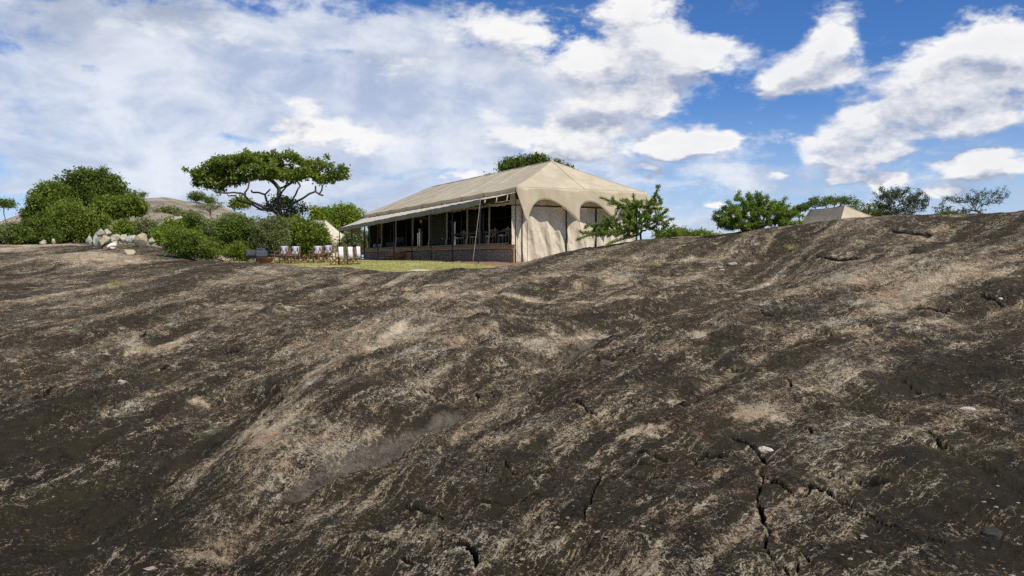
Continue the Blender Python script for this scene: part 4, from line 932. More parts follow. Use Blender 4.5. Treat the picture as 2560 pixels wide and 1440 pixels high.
for i, (t, w) in enumerate(tx):
    a = T0 if i == 0 else copy_tree(T0); place(a, 1.35, t, DH); tag(a, 'dark dining table with steel legs ' + w, 'table', 'dining tables inside the tent')
    for j, (ds, dt, rz) in enumerate(((-.62, -.35, math.pi / 2), (.72, .35, -math.pi / 2))):
        c = D0_ if (i == 0 and j == 0) else copy_tree(D0_); place(c, 1.35 + ds, t + dt, DH, rz * -1)
        tag(c, 'chair %s of the table %s' % (dl[j].replace('nearest', 'on') if 0 else ('on the open side', 'on the inner side')[j], w), 'chair', 'dining chairs inside the tent')
    for j, (ds, dt) in enumerate(((-.28, -.5), (-.3, -.28), (-.25, .35), (-.05, .5))):
        c = G0 if (i == 0 and j == 0) else copy_tree(G0); place(c, 1.35 + ds, t + dt, DH + .765); tag(c, 'clear drinking glass on the dining table ' + w, 'glass', 'drinking glasses on the table ' + w)
    c = K0 if i == 0 else copy_tree(K0); place(c, 1.2, t + .05, DH + .765); tag(c, 'glass carafe standing on the dining table ' + w, 'carafe', 'carafes on the dining tables')
lt = t_of(1050, .9)
lan = empty('tall_glass_lantern', tw(.9, lt, DH), RZ, 'tall tapered frosted glass lantern with copper cap inside the tent', 'lantern')
for sx, sw in ((-.17, .30), (.17, .26)):
    MB().add([(-.1, sx - sw * .30, .05), (-.1, sx + sw * .30, .05), (-.1, sx + sw / 2, 1.12 if sx < 0 else 1.0), (-.1, sx - sw / 2, 1.12 if sx < 0 else 1.0), (.1, sx - sw * .30, .05), (.1, sx + sw * .30, .05), (.1, sx + sw / 2, 1.12 if sx < 0 else 1.0), (.1, sx - sw / 2, 1.12 if sx < 0 else 1.0)],
             [(0, 1, 2, 3), (5, 4, 7, 6), (1, 5, 6, 2), (4, 0, 3, 7), (3, 2, 6, 7), (4, 5, 1, 0)]).build('glass_body', M['frost'], lan)
MB().box((0, 0, .03), (.3, .62, .05)).build('base', M['blackmetal'], lan)
MB().lathe([(.02, 1.12), (.13, 1.16), (.15, 1.30), (.10, 1.36), (0, 1.37)], (-.02, -.17, 0), 16).build('copper_cap', M['copper'], lan)
ys = MB().box((0, 0, 0), (.02, .42, .24)).build('exit_sign', M['yellow']); place(ys, 1.0, t_of(1053, 1.0), h_of(554, 1, t_of(1053, 1))); tag(ys, 'small plain yellow sign hanging in the dark tent opening', 'sign')
sofa = empty('indoor_sofa', tw(1.5, 25.4, DH), RZ, 'dark lounge sofa at the far left end inside the tent', 'sofa')
MB().box((0, 0, .25), (.9, 2.4, .4)).build('seat', M['denim'], sofa); MB().box((.38, 0, .6), (.2, 2.4, .5)).build('backrest', M['denim'], sofa)
for j, (px_, w) in enumerate(((939, 'left of the tan strap'), (952, 'right behind the tan strap'))):
    c = MB().lathe([(0, -.17), (.12, -.15), (.2, -.06), (.21, .04), (.15, .13), (0, .17)], n=16).build('round_cushion', M['palestone'], None, True); t = t_of(px_, .8)
    place(c, .8, t, DH + .2); tag(c, 'pale round cushion on the deck floor ' + w, 'cushion', 'pale cushions at the far end of the tent')

# ------------------------------------------------------------------ smaller tents
def small_tent(name, r0, r1, c0, c1, c3, wall, label, m, scal=False):
    r0, r1, c0, c1, c3 = map(Vector, (r0, r1, c0, c1, c3)); c2 = c1 + (c3 - c0); base = (c0 + c2) / 2 - Vector((0, 0, wall))
    o = empty(name, base, 0, label, 'tent'); L = lambda p: p - base
    for q in ((c0, c1, r0, r0), (c1, c2, r1, r0), (c2, c3, r1, r1), (c3, c0, r0, r1)):
        MB().grid(facet(*[tuple(L(p)) for p in q], 10, 8, .05, 5)).build('roof_panel', m, o, True)
    for a, c in ((c0, r0), (c1, r0), (c2, r1), (c3, r1), (r0, r1)): MB().tube([L(a) + Vector((0, 0, .02)), L(c).lerp(L(a), .5) - Vector((0, 0, .03)), L(c) + Vector((0, 0, .02))], .02, 5).build('roof_seam', M['awn'], o)
    d = Vector((0, 0, wall))
    for a, c in ((c0, c1), (c1, c2), (c2, c3), (c3, c0)):
        a2, c2_ = L(a).lerp(L((c0 + c1 + c2 + c3) / 4), .08), L(c).lerp(L((c0 + c1 + c2 + c3) / 4), .08)
        MB().grid([[a2.lerp(c2_, i / 12) - d * j / 4 + Vector((.04 * math.sin(i * 1.9), .04 * math.cos(i * 2.3), 0)) for j in range(5)] for i in range(13)]).build('wall_panel', M['wall'], o, True)
        P = [[L(a).lerp(L(c), i / 24) - Vector((0, 0, .04 if j == 0 else .25 + .35 * abs(math.cos(i / 24 * math.pi * 2)) ** 3)) for j in (0, 1)] for i in range(25)]
        MB().grid(P).build('scalloped_valance', m, o, True)
    return o
small_tent('guest_tent', at(2113, 515, 47), at(2026, 525, 54), at(2090, 590, 44.5), at(2240, 563, 49), at(1985, 578, 54), 2.0, 'beige guest tent roof rising behind the rock ridge at the right', M['fly'])
small_tent('guest_tent', at(814, 551, 86), at(770, 549, 93), at(800, 600, 80), at(872, 598, 84), at(752, 590, 90), 2.3, 'cream guest tent half hidden by bushes beside the awning end', M['cream'])
small_tent('guest_tent', at(452, 541, 92), at(436, 541, 96), at(424, 553, 88), at(476, 553, 91), at(410, 552, 97), 2.0, 'small cream tent roof among bushes below the granite hill', M['cream'])

# ------------------------------------------------------------------ lawn furniture
def mk_director():
    r = empty('director_chair', (0, 0, 0)); m = M['chairwood']
    for a in (-1, 1):
        MB().bar((a * .28, .22, .40), (a * .28, .27, .93), .038, .03).build('back_post', m, r)
        MB().bar((a * .28, -.22, .02), (a * .28, -.22, .64), .035, .035).build('front_post', m, r)
        MB().bar((a * .28, .22, .02), (a * .28, .22, .64), .035, .035).build('rear_post', m, r)
        MB().box((a * .28, -.02, .66), (.075, .56, .028)).build('armrest', m, r)
        MB().box((a * .28, 0, .045), (.04, .50, .04)).build('runner', m, r)
    for y in (-.17, .17):
        MB().bar((-.27, y, .05), (.27, y + .02, .45), .028, .04).build('cross_leg', m, r); MB().bar((.27, y - .03, .05), (-.27, y - .01, .45), .028, .04).build('cross_leg', m, r)
    MB().grid([[(-.26 + .52 * i / 6, -.23 + .45 * j / 4, .455 - .03 * math.sin(math.pi * i / 6)) for j in range(5)] for i in range(7)]).build('seat', M['chairwood'], r, True, .02)
    MB().grid([[(-.27 + .54 * i / 4, .225 + .02 * math.sin(math.pi * i / 4) + .03 * j, .70 + .18 * j) for j in (0, 1)] for i in range(5)]).build('backrest', M['denim'], r, True, .008)
    return r
def mk_towel(white):
    P = []; n = 10
    prof_ = ([(.255, .44), (.262, .62), (.27, .80), (.275, .935), (.292, .95), (.315, .93), (.33, .80), (.345, .60), (.352, .36)] if white else
             [(.205, .50), (.215, .56), (.235, .70), (.255, .85), (.268, .93), (.285, .935), (.305, .92), (.32, .75), (.325, .55)])
    w = .145 if white else .22
    for i in range(n + 1):
        f = i / n; P.append([(-w + 2 * w * f + (.02 * math.sin(j * 1.3)), y + .018 * math.sin(f * 9 + j * .5), z_) for j, (y, z_) in enumerate(prof_)])
    return MB().grid(P).build('towel', M['towel'] if white else M['greycloth'], None, True, .015)
LB = ['leftmost director chair beside the fire bowl', 'director chair left of the low camp table', 'director chair just right of the low camp table', 'director chair half hidden, fourth from the left', 'director chair with white towel nearest the camera', 'director chair between the other two towelled chairs', 'outermost right director chair of the lawn group']
ch = [(704, 45.5, (-.35, -.94), 'first from the left, beside the fire bowl', 0), (733, 45.2, (-.30, -.95), 'second from the left, left of the low camp table', 0), (790, 45.6, (-.25, -.97), 'just right of the low camp table', 0),
      (815, 46.6, (-.35, -.94), 'fourth along, half hidden behind another chair', 0), (843, 43.4, (-.78, .62), 'turned to the left with a white towel, nearest the camera', 1), (866, 43.9, (-.80, .60), 'seen from behind between two others', 1), (884, 44.6, (-.90, .42), 'outermost right of the lawn group', 1)]
C0 = mk_director(); TW = {0: None, 1: None}
for i, (px, Y, (fx, fy), w, wh) in enumerate(ch):
    x = (px - 1280) / F * Y; z_ = surf_z(x, Y); rz = math.atan2(fx, -fy); c = C0 if i == 0 else copy_tree(C0)
    c.location = (x, Y, z_); c.rotation_euler = (0, 0, rz); tag(c, LB[i], 'chair', 'director chairs on the lawn')
    if TW[wh] is None: TW[wh] = mk_towel(wh); o = TW[wh]
    else: o = copy_tree(TW[wh])
    o.location = (x, Y, z_); o.rotation_euler = (0, 0, rz)
    tag(o, ('white towel' if wh else 'grey cloth') + ' hung on the ' + LB[i].replace(' with white towel', ''), 'towel', 'white towels on the chair backs' if wh else 'grey cloths on the chair backs')
def ground_empty(name, px, Y, rz, label, cat, group=None):
    x = (px - 1280) / F * Y; return empty(name, (x, Y, surf_z(x, Y)), rz, label, cat, group)
ct = ground_empty('camp_table', 761, 46.3, .1, 'low dark folding camp table between the two pairs of director chairs', 'table')
MB().box((0, 0, .43), (.62, .5, .025)).build('tabletop', M['tablewood'], ct)
for y in (-.2, .2):
    MB().bar((-.27, y, .01), (.27, y, .42), .03).build('leg', M['chairwood'], ct); MB().bar((.27, y + .035, .01), (-.27, y + .035, .42), .03).build('leg', M['chairwood'], ct)
MB().bar((-.27, -.2, .03), (.27, -.2, .03), .025).build('stretcher', M['chairwood'], ct)
fbw = ground_empty('fire_bowl', 662, 43.2, 0, 'wide rusty steel fire bowl standing on the rock edge', 'fire pit')
MB().lathe([(.0, .06), (.16, .07), (.30, .16), (.40, .27), (.46, .38), (.475, .40), (.468, .405), (.45, .38), (.38, .27), (.28, .17), (.0, .10)], n=36).build('bowl', M['rust'], fbw, True)
MB().lathe([(.16, -.08), (.20, -.06), (.15, .0), (.15, .08)], n=24).build('pedestal', M['blackmetal'], fbw)
MB().tube([(-.2, .05, .22), (.22, -.03, .25)], .04, 7).build('log', M['bark'], fbw)
MB().lathe([(.50, -.16), (.48, -.05), (.3, -.03), (0, -.03)], n=20).build('stone_base', M['palestone'], fbw)
def armchair(px, Y, rz, w, label):
    r = ground_empty('garden_armchair', px, Y, rz, label, 'armchair', 'navy cushioned seats behind the fire bowl')
    MB().box((0, 0, .30), (w, .78, .08)).build('frame', M['blackmetal'], r)
    n = max(1, round(w / .8)); cw = (w - .30) / n
    for i in range(n):
        x = -w / 2 + .15 + cw * (i + .5)
        q = MB().box((x, -.04, .41), (cw - .02, .66, .14)).build('seat_cushion', M['denim'], r); q2 = MB().box((x, .27, .62), (cw - .02, .18, .36), Matrix.Rotation(-.15, 3, 'X')).build('back_cushion', M['denim'], r)
        for k_ in (q, q2): bv_ = k_.modifiers.new('soft', 'BEVEL'); bv_.width = .05; bv_.segments = 3
    for a in (-1, 1):
        q = MB().box((a * (w / 2 - .08), -.02, .50), (.15, .74, .34)).build('arm_cushion', M['denim'], r); bv_ = q.modifiers.new('soft', 'BEVEL'); bv_.width = .05; bv_.segments = 3
        for y in (-.34, .34): MB().bar((a * (w / 2 - .05), y, -.02), (a * (w / 2 - .05), y, .28), .03).build('leg', M['blackmetal'], r)
armchair(642, 46.0, -.55, .92, 'navy cushioned armchair left of the fire bowl')
armchair(703, 49.0, .12, 2.0, 'navy cushioned garden sofa behind the director chairs')

# ------------------------------------------------------------------ loose stones, skull
def stone(name, px, Y, w, hgt, m, label, cat='boulder', group=None, seed=0, sink=.12, z=None, dep=.8, py=None):
    r = np.random.default_rng(seed); import bmesh
    bm = bmesh.new(); bmesh.ops.create_icosphere(bm, subdivisions=3, radius=1.0)
    planes = [Vector(r.normal(size=3)).normalized() for _ in range(16)]; ds = r.uniform(.42, .8, 16)
    for v in bm.verts:
        p = v.co.copy()
        for n_, d_ in zip(planes, ds):
            k = p.dot(n_)
            if k > d_: p -= n_ * (k - d_) * .93
        p *= 1 + .05 * float(fb(p.x * 2 + seed, p.y * 2 + p.z * 1.7, 3, seed)); v.co = Vector((p.x * w / 2 * 1.42, p.y * w / 2 * dep * 1.42, p.z * hgt / 2 * 1.5))
    me_ = bpy.data.meshes.new(name); bm.to_mesh(me_); bm.free(); o = link(name, me_, m)
    x = (px - 1280) / F * Y; sf = surf_z(x, Y)
    if py is not None:
        zc = max(at(px, py, Y)[2], sf + hgt * .3); o.location = (x, Y, zc); gap = zc - hgt * .5 - sf + .04; o.scale = (1, 1, 1 + max(0, gap) / hgt)
    else: o.location = (x, Y, (sf if z is None else z) + hgt * (.5 - sink))
    o.rotation_euler = (0, 0, r.uniform(0, 6)); tag(o, label, cat, group); return o
k = 1 / F
ST = [(259, 606, 48.2, 34, 26, 'boulder_y', 'large yellowish boulder at the front of the stone pile'), (239, 600, 50, 22, 18, 'boulder_g', 'grey-green boulder left of the large yellowish one'), (223, 601, 51, 16, 12, 'boulder_g', 'leftmost small pale boulder of the stone pile'),
      (287, 610, 47.5, 27, 17, 'boulder_y', 'flat-topped yellow boulder right of the large front one'), (291, 596, 51, 28, 20, 'boulder', 'pinkish boulder leaning behind the flat-topped one'), (309, 597, 50.5, 16, 14, 'boulder', 'narrow brown boulder between pinkish and pale ones'),
      (328, 599, 50, 30, 16, 'boulder_g', 'long pale grey boulder left of the round one'), (357, 601, 48.5, 34, 26, 'boulder_y', 'round yellow-green boulder at the right end of the pile'), (382, 603, 52, 18, 9, 'boulder', 'low brown stone right of the round boulder'),
      (268, 598, 50.5, 26, 18, 'boulder_y', 'tan boulder in the middle under the two topmost stones'), (110, 606, 52.5, 20, 11, 'boulder', 'low pink wedge stone at the foot of the left bushes'), (136, 605, 53, 14, 13, 'boulder', 'small pink pointed stone beside the low wedge stone'),
      (246, 595, 51.5, 18, 14, 'boulder', 'brownish stone under the topmost grey boulder')]
for i, (px, py, Y, w, hh_, m, lab) in enumerate(ST): stone('boulder', px, Y, w * Y * k * .86, hh_ * Y * k * .9, M[m], lab, 'boulder', 'boulders piled below the left bushes', 100 + i, py=py)
zt = surf_z((256 - 1280) / F * 51, 51)
stone('boulder', 254, 50.6, 20 * 50 * k, 20 * 50 * k, M['boulder_g'], 'upright grey-green boulder on top of the stone pile', 'boulder', 'boulders piled below the left bushes', 131, 0, at(0, 591, 50.6)[2])
stone('boulder', 271, 51.0, 17 * 51 * k, 16 * 51 * k, M['boulder'], 'squarish pale boulder beside the topmost one', 'boulder', 'boulders piled below the left bushes', 132, 0, at(0, 590, 51)[2])
stone('boulder', 322, 42.5, 33 * 42.5 * k, 22 * 42.5 * k, M['boulder_y'], 'lone yellow-brown boulder on the dark rock in front of the pile', 'boulder', None, 140, py=637)
stone('boulder', 1830, 30.5, 29 * 30.5 * k, 11 * 30.5 * k, M['palestone'], 'smooth whitish stone lying on the right-hand rock slope', 'stone', None, 141, .2)
for i, (px, Y, w, h_, lab) in enumerate(((1801, 30.3, .17, .07, 'small flat pale slab left of the whitish stone'), (1806, 29.9, .20, .05, 'thin pale slab in front of the whitish stone'), (1777, 30.2, .15, .06, 'tiny pale stone farthest left of the whitish stone'), (1306, 41, .22, .15, 'small grey stone at the foot of the tent corner pole'), (1314, 40.6, .16, .1, 'smaller of two stones at the tent corner pole'))):
    stone('stone', px, Y, w, h_, M['palestone'] if i < 3 else M['boulder_g'], lab, 'stone', None, 150 + i, .2)
hp = hit(2425, 1043); stone('stone', 2425, hp[1], .15, .05, M['palestone'], 'flat pale flake of stone lying on the bare patch at the right', 'stone', None, 160, .2)
for i, (px, py, w, m_, lab) in enumerate(((300, 985, .12, 'palestone', 'small whitish stone chip on the left rock slope'), (1918, 1123, .11, 'palestone', 'pale rock flake on the edge of the dark crack'), (2501, 741, .12, 'palestone', 'small white chip on the far right rock slope'), (2490, 1338, .14, 'boulder_dark', 'dark lumpy stone in the lower right corner'), (674, 1029, .07, 'boulder_dark', 'dark stone on the crest of the pale rock ridge'))):
    if 'boulder_dark' not in M: M['boulder_dark'] = stonemat('dark_stone', (.03, .026, .022), (.05, .042, .036), (.09, .08, .07), 20)
    hp = hit(px, py); stone('stone', px, hp[1], w, w * .45, M[m_], lab, 'stone', None, 170 + i, .2)
sk = ground_empty('animal_skull', 277, 47.0, .4, 'bleached white animal skull with dark curved horns leaning on the boulders', 'skull')
MB().tube([(-.16, -.25, .10), (-.04, -.17, .2), (.08, -.08, .26), (.2, 0, .24), (.3, .05, .2)], [.06, .09, .14, .16, .05], 10).build('cranium', M['bone'], sk, True)
MB().tube([(.0, -.2, .08), (.12, -.12, .06), (.24, -.02, .1)], [.04, .05, .05], 8).build('jaw', M['bone'], sk, True)
for a in (-1, 1): MB().tube([(.18, .0, .3), (.0, .1 * a, .40), (-.22, .22 * a, .34), (-.40, .2 * a, .16), (-.42, .1 * a, .02)], [.09, .085, .07, .05, .02], 10).build('horn', M['horn'], sk, True)
bird = empty('bird', at(632, 382.5, 52), .6, 'small grey bird perched on top of the umbrella tree', 'bird')
bx_ = at(632, 382.5, 52)
MB().tube([(-.13, 0, -.02), (-.07, 0, .0), (0, 0, .03), (.07, 0, .05), (.10, 0, .09), (.13, 0, .10), (.18, 0, .095)], [.01, .045, .065, .055, .036, .034, .004], 8).build('body', M['boulder_g'], bird, True)
MB().bar((-.11, 0, 0), (-.27, 0, -.05), .05, .012).build('tail', M['horn'], bird)
MB().tube([(0, .02, -.14), (0, .02, 0)], .006, 4).build('leg', M['horn'], bird)
MB().tube([(.01, -.02, -.14), (.01, -.02, 0)], .006, 4).build('leg', M['horn'], bird)

# ------------------------------------------------------------------ plants
def edges_mesh(E, sides=4):
    """E rows: x0 y0 z0 r0 x1 y1 z1 r1"""
    E = np.asarray(E, float); p0, r0, p1, r1 = E[:, :3], E[:, 3], E[:, 4:7], E[:, 7]; d = p1 - p0; d /= np.linalg.norm(d, axis=1)[:, None] + 1e-9
    up = np.where(np.abs(d[:, 2:3]) < .9, [[0, 0, 1.]], [[1., 0, 0]]); e1 = np.cross(d, up); e1 /= np.linalg.norm(e1, axis=1)[:, None] + 1e-9; e2 = np.cross(d, e1)
    V = []
    for (p, r_) in ((p0, r0), (p1, r1)):
        for j in range(sides):
            a = 2 * math.pi * j / sides; V.append(p + (e1 * math.cos(a) + e2 * math.sin(a)) * r_[:, None])
    V = np.stack(V, 1).reshape(-1, 3); b_ = np.arange(len(E))[:, None] * 2 * sides
    Fs = [np.concatenate([b_ + j, b_ + (j + 1) % sides, b_ + sides + (j + 1) % sides, b_ + sides + j], 1) for j in range(sides)]
    return V, np.concatenate(Fs, 0)
def leaf_mesh(Cn, size, r, flat=.0, aspect=.45, axis=None):
    n = len(Cn); a = r.normal(size=(n, 3)) if axis is None else axis + r.normal(size=(n, 3)) * .6
    a[:, 2] *= (1 - flat); a /= np.linalg.norm(a, axis=1)[:, None] + 1e-9
    b_ = r.normal(size=(n, 3)); b_ -= (b_ * a).sum(1)[:, None] * a; b_ /= np.linalg.norm(b_, axis=1)[:, None] + 1e-9
    s = size * (.45 + 1.2 * r.random(n) ** 1.3)[:, None]
    V = np.stack([Cn + a * s, Cn + b_ * s * aspect, Cn - a * s, Cn - b_ * s * aspect], 1).reshape(-1, 3)
    return V, np.arange(4 * n).reshape(-1, 4)
def skeleton(roots, tips, r, jit=.12, sub=.35, bow=.15, r0=.007, bias=.35):
    """joins every tip to the nearest limb already there; returns nodes, parents, radii"""
    N = [np.array(roots[0][0], float)]; PR = [-1]; D = [0.0]
    for chain in roots:
        last = None
        for p in chain:
            p = np.array(p, float)
            if last is None:
                d = [np.linalg.norm(p - q) for q in N]; j = int(np.argmin(d))
                if d[j] < 1e-6: last = j; continue
                last = j
            N.append(p); PR.append(last); D.append(D[last] + np.linalg.norm(p - N[last])); last = len(N) - 1
    base = N[0]; order = np.argsort(np.linalg.norm(tips - base, axis=1))
    cap = len(tips) * 14 + len(N) + 10; NA = np.zeros((cap, 3)); NA[:len(N)] = N; DA = np.zeros(cap); DA[:len(D)] = D; cnt = len(N)
    for k_ in order:
        t = tips[k_]; c = np.linalg.norm(NA[:cnt] - t, axis=1) + bias * DA[:cnt]; j = int(np.argmin(c)); p = NA[j]; L = np.linalg.norm(t - p)
        m = int(np.clip(L / sub, 1, 10)); perp = r.normal(size=3); perp -= perp.dot(t - p) * (t - p) / (L * L + 1e-9); perp[2] = abs(perp[2]) * .5; last = j
        for i in range(1, m + 1):
            f = i / m; q = p + (t - p) * f + perp * L * bow * math.sin(math.pi * f) + (r.normal(size=3) * jit * L / m if i < m else 0)
            if cnt >= cap: break
            NA[cnt] = q; DA[cnt] = DA[last] + np.linalg.norm(q - NA[last]); PR.append(last); last = cnt; cnt += 1
    NA = NA[:cnt]; W_ = np.zeros(cnt); kids = np.zeros(cnt)
    for i in range(cnt - 1, 0, -1):
        if W_[i] == 0: W_[i] = 1
        W_[PR[i]] += W_[i]
    return NA, np.array(PR), r0 * W_ ** .45, W_
def blobs_pts(blobs, n, r, lo=.55, hi=1.0, zmin=None):
    """points in the outer part of a union of ellipsoids (world metres)"""
    vol = np.array([b_[3] * b_[4] * b_[5] for b_ in blobs]) ** .7; ch_ = r.choice(len(blobs), n, p=vol / vol.sum()); out = []
    B = np.array(blobs); d = r.normal(size=(n, 3)); d /= np.linalg.norm(d, axis=1)[:, None]
    rad = (lo ** 3 + (hi ** 3 - lo ** 3) * r.random(n)) ** (1 / 3)
    P = B[ch_, :3] + d * rad[:, None] * B[ch_, 3:6]
    return P
def px_blobs(bl, Y, dep=.75):
    o = []
    for b_ in bl:
        px, py, rx, ry = b_[:4]; Yb = Y + (b_[4] if len(b_) > 4 else 0); c = at(px, py, Yb); s = Yb / F; o.append((c[0], c[1], c[2], rx * s, max(rx * s * dep, .3), ry * s))
    return o
def plant(name, label, cat, base, blobs, r, tips=160, leaves=9000, size=.07, leafm='leaf_mid', barkm='bark', sig=.22, clumps=None, roots=None, r0=.007, lo=.5, flat=0., aspect=.45, group=None, inner=.15, along=0, jit=.12, bow=.15, up=0., floor=None, sides=4, crown='crown', trunk='trunk', bias=.35, wild=0, rmin=0):
    base = np.array(base, float); o = empty(name, base, 0, label, cat, group); B = blobs
    T = blobs_pts(B, tips, r, lo, 1.0)
    if wild:       # stray shoots that break the outline
        Tw = blobs_pts(B, wild, r, .95, 1.25); Tw[:, 2] += .1; T = np.concatenate([T, Tw])
    fl = base[2] + .02 if floor is None else floor
    T[:, 2] = np.maximum(T[:, 2], fl + r.uniform(0, .4, len(T)))
    N, PR, RR, Wt = skeleton(roots or [[base]], T, r, jit, .35, bow, r0, bias)
    nroot = 1 + sum(len(c_) for c_ in (roots or [])); hz_ = np.linalg.norm(N[:nroot] - base, axis=1); RR[:nroot] = np.maximum(RR[:nroot], rmin * np.clip(1.25 - hz_ / (hz_.max() + .1), .25, 1.2))
    i = np.arange(1, len(N)); E = np.concatenate([N[PR[i]], RR[PR[i]][:, None], N[i], RR[i][:, None]], 1); E[:, :3] -= base; E[:, 4:7] -= base
    # keep a child twig from starting as thick as the limb it leaves
    E[:, 3] = np.minimum(E[:, 3], E[:, 7] * 1.35 + .002)
    V, Fc = edges_mesh(E, sides); link(trunk, arr_mesh(trunk, V, Fc), M[barkm], o)
    # foliage
    nl = leaves; thin = np.where(Wt[i] <= (3 if not along else along))[0]; a_, b_ = N[PR[i[thin]]], N[i[thin]]; L = np.linalg.norm(b_ - a_, axis=1)
    if along:
        ch_ = r.choice(len(thin), nl, p=L / L.sum()); f = r.random(nl)[:, None]; Cn = a_[ch_] * (1 - f) + b_[ch_] * f + r.normal(size=(nl, 3)) * sig
    else:
        n1 = int(nl * (1 - inner)); cl = T if clumps is None else np.concatenate([T, blobs_pts(B, clumps, r, .75, 1.0)])
        wgt = r.uniform(.3, 1.0, len(cl)); ch_ = r.choice(len(cl), n1, p=wgt / wgt.sum()); Cn = cl[ch_] + r.normal(size=(n1, 3)) * sig * np.array([1, 1, .75])
        Cn = np.concatenate([Cn, blobs_pts(B, nl - n1, r, .2, .9)])
    Cn = Cn[Cn[:, 2] > fl - .25]
    V, Fc = leaf_mesh(Cn - base, size, r, flat, aspect)
    link(crown, arr_mesh(crown, V, Fc), M[leafm], o); return o
def R(s): return np.random.default_rng(s)
def gbase(px, Y): x = (px - 1280) / F * Y; return (x, Y, surf_z(x, Y) - .03)
# umbrella tree beside the lawn
UY = 53.0
def zp(x, y, dY=0): return tuple(at(440 + x / 4.5, 360 + y / 4.5, UY + dY))
lim = [[zp(1235, 1290), zp(1225, 1100), zp(1215, 920), zp(1190, 820)],
       [zp(1190, 820), zp(1090, 750, -.3), zp(1000, 720, -.6), zp(920, 680, -.9), zp(830, 640, -1.2), zp(780, 590, -1.4), zp(745, 555, -1.5), zp(650, 545, -1.6), zp(590, 550, -1.7), zp(510, 550, -1.9), zp(430, 530, -2.2)],
       [zp(1090, 750, -.3), zp(950, 735, .4), zp(860, 680, .9), zp(780, 660, 1.2), zp(700, 640, 1.5), zp(670, 580, 1.7), zp(590, 585, 1.9), zp(560, 540, 2.0)],
       [zp(1190, 820), zp(1165, 740, .2), zp(1160, 620, .3), zp(1158, 500, .3), zp(1110, 440, .2)], [zp(1158, 500, .3), zp(1200, 490, .8), zp(1270, 440, 1.2)], [zp(1160, 600, .3), zp(1190, 540, -.4), zp(1250, 470, -.8)],
       [zp(1190, 820), zp(1250, 760, -.3), zp(1290, 690, -.6), zp(1350, 650, -.8), zp(1430, 610, -1), zp(1500, 560, -1.2), zp(1570, 535, -1.4), zp(1570, 470, -1.4)], [zp(1570, 535, -1.4), zp(1610, 565, -1.5), zp(1655, 580, -1.6)], [zp(1610, 565, -1.5), zp(1640, 520, -1.6), zp(1650, 460, -1.6)],
       [zp(1290, 690, -.6), zp(1320, 610, .3), zp(1345, 570, .9), zp(1370, 510, 1.3), zp(1400, 470, 1.5), zp(1370, 430, 1.5), zp(1345, 400, 1.4)],
       [zp(780, 590, -1.4), zp(775, 545, -1.2), zp(810, 500, -1.0), zp(825, 430, -.8)], [zp(1090, 750, -.3), zp(1020, 640, 1), zp(1000, 570, 1.4), zp(1060, 510, 1.8)], [zp(1000, 570, 1.4), zp(930, 545, 1.2), zp(860, 545, 1.0), zp(845, 520, 1)]]
ub = px_blobs([(522, 428, 44, 20), (560, 408, 46, 18), (530, 456, 40, 16), (606, 400, 46, 14), (650, 396, 46, 11), (600, 432, 56, 22, .8), (655, 425, 56, 22, -.8), (700, 402, 36, 13), (735, 396, 26, 12), (705, 432, 40, 20, 1), (768, 404, 22, 14), (742, 436, 46, 20, -1), (795, 414, 36, 17),
                (805, 442, 34, 17), (845, 425, 24, 15), (580, 452, 30, 10), (858, 441, 14, 8), (546, 476, 14, 6), (508, 440, 22, 14), (820, 452, 22, 9)], UY, .95)
plant('umbrella_tree', 'tall umbrella-shaped tree with flat spreading crown and bare forking limbs left of the tent', 'tree', gbase(714, UY), ub, R(1), 300, 26000, .090, 'leaf_mid', 'bark', .125, 120, [[np.array(gbase(714, UY))] + lim[0]] + lim[1:], .016, .35, inner=.05, bow=.10, jit=.14, bias=.15, wild=60, rmin=.115)
dead = px_blobs([(700, 495, 60, 14), (770, 490, 26, 16), (620, 490, 50, 12)], UY, .8)
